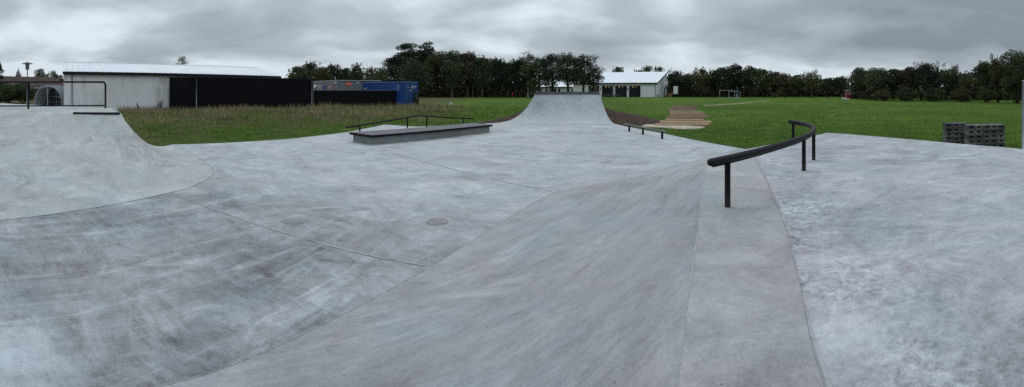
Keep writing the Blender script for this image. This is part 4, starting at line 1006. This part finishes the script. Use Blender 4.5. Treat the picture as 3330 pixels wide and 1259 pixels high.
# right-hand tree line
for px, top, hw, d, bot, k, mt, lab in [
    (2196, 230, 30, 103, 285, 'spiky', 'leaf_blue', 'dark tree behind the white trailer'), (2238, 238, 28, 102, 285, 'round', 'leaf', 'low tree just past the white trailer'),
    (2282, 223, 34, 98, 288, 'spiky', 'leaf_olive', 'tree with pale trunk before the striped goal'), (2322, 226, 26, 100, 288, 'round', 'leaf', 'dark tree at the near post of the striped goal'),
    (2352, 217, 30, 99, 285, 'spiky', 'leaf', 'tree rising just above the striped goal'), (2396, 208, 40, 101, 284, 'round', 'leaf_blue', 'large domed dark tree above the goals'),
    (2440, 215, 34, 99, 286, 'round', 'leaf', 'rounded tree past the domed dark one'), (2482, 225, 34, 96, 286, 'round', 'leaf', 'flat-topped tree with visible stem beyond the goals'),
    (2520, 232, 26, 95, 288, 'spiky', 'leaf_olive', 'small olive tree at the end of the worn track'), (2552, 234, 34, 93, 288, 'round', 'leaf_brown', 'brownish tree with a leaning trunk'),
    (2594, 244, 28, 93, 288, 'round', 'leaf', 'low tree beside the brownish leaning one'), (2640, 229, 33, 92, 284, 'spiky', 'leaf_olive', 'round olive-green tree standing above its neighbours'),
    (2690, 254, 26, 94, 290, 'spiky', 'leaf', 'lowest tree of the line before the red container'), (2732, 247, 34, 95, 288, 'round', 'leaf', 'tree directly above the red container'),
    (2800, 222, 46, 78, 285, 'round', 'leaf', 'big round tree overhanging the red container'), (2852, 217, 50, 74, 290, 'round', 'leaf', 'broad domed tree right of the red container'),
    (2905, 226, 40, 73, 290, 'round', 'leaf_blue', 'dark tree filling the dip after the broad domed tree'), (2960, 214, 46, 71, 292, 'round', 'leaf_brown', 'brown-tinged tree beside the great dark tree'),
    (3022, 206, 60, 69, 292, 'spiky', 'leaf_blue', 'great dark tree with ragged top behind the crates'), (3108, 210, 34, 71, 292, 'sparse', 'leaf_brown', 'thin twiggy tree after the great dark tree'),
    (3090, 226, 44, 68, 296, 'round', 'leaf', 'dense tree below the thin twiggy one'), (3150, 240, 44, 66, 296, 'round', 'leaf_olive', 'low olive tree in the gap before the tall corner trees'),
    (3204, 200, 40, 62, 292, 'spiky', 'leaf', 'tall tree with jutting top left of the corner trees'), (3246, 186, 40, 60, 292, 'spiky', 'leaf_olive', 'tall pale-leaved tree second from the frame edge'),
    (3310, 154, 62, 56, 292, 'round', 'leaf', 'tallest tree at the frame edge above the steel post')]:
    T(k, px, top, hw, d, bot, lab, mt, dens=1.25)
# shrubs and hedges in front of the trees
T('bush', 2822, 292, 50, 73, 326, 'dark low shrub partly hiding the red container', 'leaf_brown', 'shrub', group='shrubs at the wood edge')
for px, top, hw, d, mt, lab in [(2872, 290, 52, 69, 'leaf_brown', 'low brown shrub under the broad domed tree'), (2950, 284, 56, 67, 'leaf', 'dark shrub under the brown-tinged tree'),
                           (3040, 286, 60, 65, 'leaf', 'dark shrub below the great dark tree'), (3130, 282, 56, 63, 'leaf_brown', 'shrub below the thin twiggy tree'),
                           (3212, 280, 56, 60, 'leaf', 'shrub below the tall tree with jutting top'), (3300, 272, 60, 57, 'leaf', 'shrub behind the steel post')]:
    T('bush', px, top, hw, d, 328, lab, mt, 'shrub', group='shrubs at the wood edge')
T('bush', -10, 262, 95, 56, 322, 'dark hedge seen through the railing below the brown roof', 'leaf', 'hedge', 'hedge', 'hedges before the house', dens=2)
T('bush', 75, 268, 62, 57, 322, 'lower hedge between the railing post and the shelter', 'leaf', 'hedge', 'hedge', 'hedges before the house', dens=2)
def weed(px, d, h, wd, ns, label, seed):
    x, y = at(px, d); o = empty('weed_clump', (x, y, G0), label, 'weed', 'weeds in the rough grass'); R = random.Random(seed); mb = MB(); lf = MB()
    for i in range(ns):
        a = R.uniform(0, 6.28); q = R.uniform(.1, 1)*wd; hh = h*R.uniform(.6, 1); p0 = Vector((x+q*.3*cos(a), y+q*.3*sin(a), G0)); p1 = Vector((x+q*cos(a), y+q*sin(a), hh))
        mb.tube([p0, p0.lerp(p1, .5)+Vector((0, 0, .05)), p1], [.02, .014, .006], 4)
        for k in range(9):
            c_ = p0.lerp(p1, R.uniform(.3, 1)); v = Vector((R.uniform(-1, 1), R.uniform(-1, 1), R.uniform(-.6, 1))).normalized()*.09; w = v.cross(Vector((R.random(), R.random(), 1))).normalized()*.04
            lf.quad(c_-v, c_+w, c_+v, c_-w)
    mb.build('stem', M['weed'], o); lf.build('foliage', M['weed'], o)
weed(520, 38.0, 1.05, .42, 16, 'dried brown weed clump against the white hall wall', 1); weed(447, 38.8, .65, .22, 7, 'thin small weed against the white hall wall', 2)
weed(508, 37.8, .6, .3, 6, 'low weed beside the dried brown clump by the hall wall', 3); weed(965, 40, .75, .16, 5, 'dark dock stalk standing in the dry grass before the shed', 4)
T('bush', 1352, 290, 9, 47.2, 325, 'dark ivy-like shrub hanging at the container door edge', 'leaf', 'shrub', group='shrubs at the wood edge')
T('bush', 1358, 316, 7, 46.8, 343, 'little brown shrub at the foot of the container doors', 'leaf_brown', 'shrub', group='shrubs at the wood edge')

# the solid wood behind the separate trees: one mass nobody could count
def wood_mass(name, spec, label, seed, mat):
    rng = np.random.default_rng(seed); cen, rad = [], []
    for (x0, x1, t0, t1, d) in spec:
        n = int((x1-x0)/9)
        for i in range(n):
            u = (i+.5)/n; px = x0+(x1-x0)*u; top = t0+(t1-t0)*u+rng.uniform(-5, 6); H = zat(top, d)
            for z in np.arange(.3, H, 1.2): q = at(px+rng.uniform(-6, 6), d+rng.uniform(-2, 3)); cen.append((q[0], q[1], min(z, H-.6))); rad.append((1.3*d/100, 1.2, 1.1))
    cen, rad = np.array(cen), np.array(rad); n = len(cen)*55
    V, Fq = leaf_cloud(rng, cen, rad, n, .34); V[:, 2] = np.maximum(V[:, 2], G0)
    o = bigmesh(name, V, Fq, M[mat]); return tag(o, label, None, None, 'stuff')
wood_mass('woodland', [(945, 1250, 224, 226, 98), (1250, 1300, 205, 180, 116), (1300, 1440, 172, 165, 116), (1440, 1590, 178, 186, 112), (1590, 1745, 198, 206, 112)], 'dark woodland mass filling in behind the tall central trees', 1, 'leaf')
wood_mass('woodland', [(2175, 2330, 244, 236, 112), (2330, 2500, 226, 234, 110), (2500, 2760, 246, 260, 108), (2775, 3000, 236, 228, 84), (3000, 3170, 228, 244, 76), (3170, 3340, 222, 190, 74)], 'dark woodland mass behind the line of trees at the lawn edge', 2, 'leaf')
wood_mass('undergrowth', [(1360, 1740, 270, 272, 101), (2180, 2790, 276, 280, 105)], 'dark undergrowth between the tree trunks at the lawn edge', 3, 'leaf_brown')

# ------------------------------------------------------------------ goals, poles, small far things
def goal(px0, px1, d0, d1, h, label, depth=1.0):
    a, b = Vector(at(px0, d0)), Vector(at(px1, d1)); o = empty('football_goal', (a.x, a.y, 0), label, 'goal', 'goals on the lawn')
    bk_ = ((a+b)/2).normalized()*depth; r = .05
    for nm, p, q in (('goal_post', (*a, G0), (*a, h)), ('goal_post', (*b, G0), (*b, h)), ('crossbar', (*a, h), (*b, h))):
        mb = MB(); P_, Q_ = Vector(p), Vector(q); n = 8
        for k in range(n):
            mb.cur = k % 2; mb.tube([P_.lerp(Q_, k/n), P_.lerp(Q_, (k+1)/n)], r, 6, False)
        mb.build(nm, [M['white'], M['goal_red']], o)
    mb = MB()
    for p in (a, b): mb.tube([(*p, h), (*(p+bk_), G0)], .022, 5); 
    mb.tube([(*(a+bk_), G0+.03), (*(b+bk_), G0+.03)], .022, 5); mb.build('rear_frame', M['galv'], o)
goal(2340.5, 2388, 92, 92, zat(294, 92), 'white goal with dark bands on its bar and posts', 1.2); goal(2370.5, 2406.5, 89, 89.5, zat(297, 89), 'smaller white goal overlapping the banded one')
def pole(px, d, row, r, mat, label, cat='pole', name='pole'):
    q = at(px, d); mb = MB(); zt_ = zat(row, d); mb.tube([(*q, G0), (*q, zt_)], r, 8); mb.lathe((*q, zt_), [(r, 0), (r*1.6, .02), (r*1.6, .10), (0, .14)], 8)
    tag(mb.build(name, M[mat], None, (*q, 0), True), label, cat, 'poles on the lawn')
pole(2395, 88, 285.5, .045, 'galv', 'taller thin net pole beside the smaller goal'); pole(2399.4, 90, 288, .045, 'galv', 'shorter net pole of the pair beside the smaller goal')
pole(1716.7, 98, 288, .10, 'white', 'short thick white post beside the white gas tank'); pole(1724.8, 88, 266, .06, 'bark_pale', 'tall thin lamp pole before the white gas tank', 'lamp pole', 'lamp_pole')
pole(1537, 90, 277, .05, 'bark_pale', 'thin dark pole before the middle of the wood'); pole(1472, 92, 284, .05, 'bark_pale', 'thin dark pole below the flat-topped tree')
# gas tank
q = Vector(at(1731, 103)); d3 = Vector((cos(-.1), sin(-.1), 0)); gt = empty('gas_tank', (q.x, q.y, 0), 'white cylindrical gas tank lying beside the distant ramp', 'tank'); zc_ = zat(306, 103)
mb = MB(); c3 = Vector((q.x, q.y, zc_)); prof_ = [(-1.02, .05), (-.98, .25), (-.88, .42), (-.7, .5), (.7, .5), (.88, .42), (.98, .25), (1.02, .05)]
mb.tube([c3+d3*a for a, _ in prof_], [b for _, b in prof_], 18); mb.build('tank_shell', M['white'], gt, smooth=True)
mb = MB(); mb.lathe((q.x, q.y, zc_+.47), [(.2, 0), (.2, .12), (0, .16)], 12); mb.build('lid', M['pipe_grey'], gt)
for s_ in (-.6, .6):
    p = c3+d3*s_; mb = MB(); mb.box((p.x, p.y, (zc_-.4)/2), (.15, .6, zc_-.3)); mb.build('leg', M['stone'], gt)

# two small people far off by the wood
def person(px, d, h, coat, label, lean):
    x, y = at(px, d); o = empty('person', (x, y, 0), label, 'person')
    def S(dx, dz, dy=0): return (x+dx*h, y+dy*h, G0+dz*h)
    J = [S(0, .52), S(lean*.4, .66), S(lean, .82), S(lean*1.1, .88), S(lean*1.2, .94), S(-.06, .50), S(-.07, .27), S(-.09, .02), S(-.06, .01, -.08), S(.06, .50), S(.10, .28), S(.07, .02), S(.11, .01, -.08),
         S(lean-.11, .80), S(lean-.13, .63), S(lean-.04, .52, -.12), S(lean+.11, .80), S(lean+.15, .65), S(lean+.16, .52, -.10)]
    Eg = [(0, 1), (1, 2), (2, 3), (3, 4), (0, 5), (5, 6), (6, 7), (7, 8), (0, 9), (9, 10), (10, 11), (11, 12), (2, 13), (13, 14), (14, 15), (2, 16), (16, 17), (17, 18)]
    rad = [.085, .085, .095, .04, .062, .06, .042, .028, .022, .06, .042, .028, .022, .05, .034, .024, .05, .034, .024]
    me = bpy.data.meshes.new('body'); me.from_pydata([(a-x, b-y, c) for a, b, c in J], Eg, []); ob_ = bpy.data.objects.new('body', me); COL.objects.link(ob_); ob_.parent = o
    me.materials.append(M[coat]); sk = ob_.modifiers.new('skin', 'SKIN'); ob_.modifiers.new('sub', 'SUBSURF').levels = 1
    for i, v in enumerate(me.skin_vertices[0].data): v.radius = (rad[i]*h, rad[i]*h); v.use_root = (i == 0)
    mb = MB(); c_ = S(lean*1.2, .94); mb.lathe(c_, [(0, -.055*h), (.045*h, -.03*h), (.05*h, .01*h), (.035*h, .05*h), (0, .06*h)], 10); mb.build('head', M['skin'], o, smooth=True)
    mb = MB(); mb.lathe((c_[0], c_[1]+.012*h, c_[2]+.012*h), [(.054*h, -.01*h), (.054*h, .02*h), (.035*h, .055*h), (0, .066*h)], 10); mb.build('hair', M['bark'], o, smooth=True)
person(1666, 97, 1.35, 'pink', 'small person in a pink jacket bending near the dark trees', .10)
person(1678, 98, 1.40, 'dark_cloth', 'small person in dark clothes next to the one in pink', -.03)

# red container by the trees
rc = empty('red_kiosk', (*at(2762, 88), 0), 'red kiosk with white roof edge and white lettering behind the low shrub', 'kiosk')
a, b = at(2751, 87), at(2792, 88); c = at(2747, 91); d_ = tuple(Vector(b)+Vector(c)-Vector(a)); zt_ = zat(295, 87)
mb = MB(); mb.prism([a, b, d_, c], 0.05, zt_); mb.build('body', M['red'], rc)
mb = MB(); mb.prism([ex2 for ex2 in (at(2747, 86.6), at(2794, 87.6), tuple(Vector(d_)*1.004), tuple(Vector(c)*1.003))], zt_, zt_+.12); mb.build('roof', M['white'], rc)
no = outn(a, b); mb = MB()
for k in range(6): face_rect(mb, a, b, .06+k*.075, .115+k*.075, zt_-.52, zt_-.28, no, .03)
mb.build('lettering', M['white'], rc); mb = MB()
for k in range(3): face_rect(mb, a, b, .20+k*.07, .25+k*.07, zt_-.86, zt_-.68, no, .03)
mb.build('lettering', M['white'], rc)
mb = MB(); face_rect(mb, a, b, .0, .03, .1, zt_, no, .03); face_rect(mb, a, b, .03, .6, .75, .80, no, .03); mb.build('trim', M['white'], rc)
mb = MB(); mb.prism([atz(2734, 317, 0), atz(2765, 321, 0), atz(2760, 324, 0), atz(2740, 323, 0)], -.05, .05); tag(mb.build('paving_slabs', M['stone'], None, (*at(2750, 82), 0)), 'pale paving slabs on the grass before the red kiosk', 'paving slabs')

# crumpled litter in the rough grass
q = at(1465, 50); mb = MB(); r = random.Random(2)
mb.cur = 0; mb.grid([[(q[0]+(i-2)*.14, q[1]+r.uniform(-.1, .1), .05+.13*j+r.uniform(-.05, .06)) for i in range(5)] for j in range(3)])
tag(mb.build('plastic_bag', M['white'], None, (*q, 0)), 'crumpled white plastic bag lying in the rough grass', 'litter')

# ------------------------------------------------------------------ grass
def edge_soil(name, pts, label, seed, w0=.30):
    r = random.Random(seed); P_ = [lerp(pts[i], pts[i+1], k/10) for i in range(len(pts)-1) for k in range(10)]+[tuple(pts[-1])]; A_L, B_L = [], []
    for i, p in enumerate(P_):
        a = P_[max(0, i-1)]; b = P_[min(len(P_)-1, i+1)]; dx, dy = b[0]-a[0], b[1]-a[1]; q = math.hypot(dx, dy) or 1; w = w0*r.uniform(.3, 1.3)
        A_L.append((p[0]+dy/q*.05, p[1]-dx/q*.05, G0+.006)); B_L.append((p[0]-dy/q*w, p[1]+dx/q*w, G0+.006))
    mb = MB(); mb.grid([A_L, B_L]); return tag(mb.build(name, M['soil'], None, (P_[0][0], P_[0][1], 0)), label, None, None, 'structure')
EDGES = [[(-10.8, 9.2), (-9.95, 10.5), (-8.47, 13.3), (-7.45, 16.6), (-7.05, 20.9), (-4.95, 20.3), (-1.6, 22.7)], [(7.35, 11.1), (6.94, 13.6), (6.68, 16.3), (6.06, 20.0)][::-1]]
edge_soil('soil_edge', EDGES[0], 'bare earth along the field side of the concrete floor', 1); edge_soil('soil_edge', EDGES[1], 'bare earth along the lawn side of the concrete floor', 2)
def edist(x, y):
    D = np.full(len(x), 9e9)
    for E_ in EDGES:
        for (ax_, ay_), (bx_, by_) in zip(E_[:-1], E_[1:]):
            dx, dy = bx_-ax_, by_-ay_; t = np.clip(((x-ax_)*dx+(y-ay_)*dy)/(dx*dx+dy*dy), 0, 1); D = np.minimum(D, np.hypot(x-ax_-t*dx, y-ay_-t*dy))
    return D
CONC = [PLAZA, [(x, y) for x, y in deckpoly], [(r_[-1][0], r_[-1][1]) for r_ in rows]+[(-9.5, 6.1), (-13.6, .2)], [so2[-1], B1, (9.35, 9.03), (9.62, 7.2), (9.62, 5.5), (9.3, 2.98), (9.07, 2.4), (8.6, -6), (0, -6)],
        [(c_[0], c_[1]) for c_ in [(5.4, 7.8), (7.3, 11.1), (2, 9), (1, 7.6)]]]
MOUNDS = [[(p[0], p[1]) for p in inR]+outR[::-1], [(p[0], p[1]) for p in inL]+outL[::-1]]
BLD = [[EA, EB, BB, BA], [S0, S1, S2, (-26.5, 41.2)], [G0_, G1, G2, G3], [K0, K1, K2, K3]]
PATHP = [[atz(2100, 403, 0), atz(2300, 411, 0), atz(2280, 418, 0), atz(2210, 420, 0), atz(2090, 412, 0)], [atz(2145, 397, 0), atz(2175, 380, 0), atz(2170, 352, 0), atz(2190, 343, 0), atz(2270, 344, 0), atz(2295, 370, 0), atz(2315, 397, 0), atz(2305, 406, 0), atz(2130, 402, 0)]]
def blades(name, n, t0, t1, d0, d1, hfun, wid, mat, label, seed, keep=None, lean=.35, edge=.06):
    rng = np.random.default_rng(seed); th = rng.uniform(A(t0), A(t1), n); inv = rng.uniform(1/d1, 1/d0, n); d = 1/inv
    x, y = d*np.sin(th), d*np.cos(th); ok = np.ones(n, bool)
    for P_ in CONC+MOUNDS+BLD+PATHP: ok &= ~inside(x, y, P_)
    ok &= edist(x, y) > rng.random(n)**2*.7
    if keep is not None: ok &= keep(x, y, d, rng)
    x, y, d = x[ok], y[ok], d[ok]; n = len(x); h = hfun(x, y, d, rng); a = rng.uniform(0, 2*pi, n); w = wid*(.5+rng.random(n))*np.clip(d/20, .6, 2.2)
    lx, ly = rng.normal(0, lean, n)*h, rng.normal(0, lean, n)*h
    V = np.stack([np.stack([x-w*np.cos(a), y-w*np.sin(a), np.full(n, G0-.01)], 1), np.stack([x+w*np.cos(a), y+w*np.sin(a), np.full(n, G0-.01)], 1), np.stack([x+lx, y+ly, G0+h], 1)], 1).reshape(-1, 3)
    return tag(bigmesh(name, V, np.arange(3*n).reshape(n, 3), M[mat]), label, None, None, 'stuff')
def patchn(x, y, s_, ph): return .5+.5*np.sin(x*s_+ph+1.7*np.sin(y*s_*.7))*np.cos(y*s_*1.3+ph*2+1.3*np.sin(x*s_*.6))
def hdry(x, y, d, rng):
    return (.05+.50*np.clip((d-19)/14, 0, 1))*(.35+.9*rng.random(len(x)))*(.45+.8*patchn(x, y, .5, 1.0))
def kdry(x, y, d, rng): return (rng.random(len(x)) < .8*np.clip((d-17)/14, .02, 1)*(.20+.75*patchn(x, y, .35, 2.2))*np.clip((A(1560)-np.arctan2(x, y))/.16, .0, 1))
blades('tall_dry_grass', 150000, 385, 1640, 13, 47, hdry, .012, 'grass_dry', 'tall dry straw-coloured grass in the rough field', 11, kdry)
def hgr(x, y, d, rng): return (.05+.12*np.clip((d-14)/16, 0, 1))*(.5+.8*rng.random(len(x)))*(.5+patchn(x, y, .8, .3))
blades('field_grass', 120000, 385, 1760, 10.5, 47, hgr, .012, 'grass_green', 'short green grass in the rough field beside the floor', 12)
blades('lawn_grass', 110000, 1960, 3330, 10, 60, lambda x, y, d, rng: (.045+.02*patchn(x, y, .9, 0))*(.5+rng.random(len(x))), .012, 'grass_green', 'short mown grass of the lawn beyond the skatepark', 13)
PATHP = []
blades('track_grass', 2600, 2195, 2262, 22, 46, lambda x, y, d, rng: .05+.09*rng.random(len(x)), .016, 'grass_green', 'tufts of grass growing up between the laid boards', 14,
       lambda x, y, d, rng: (patchn(x, y, 2.2, .4) > .62))
for o in bpy.data.objects:
    if '_o' in o.keys(): del o['_o']
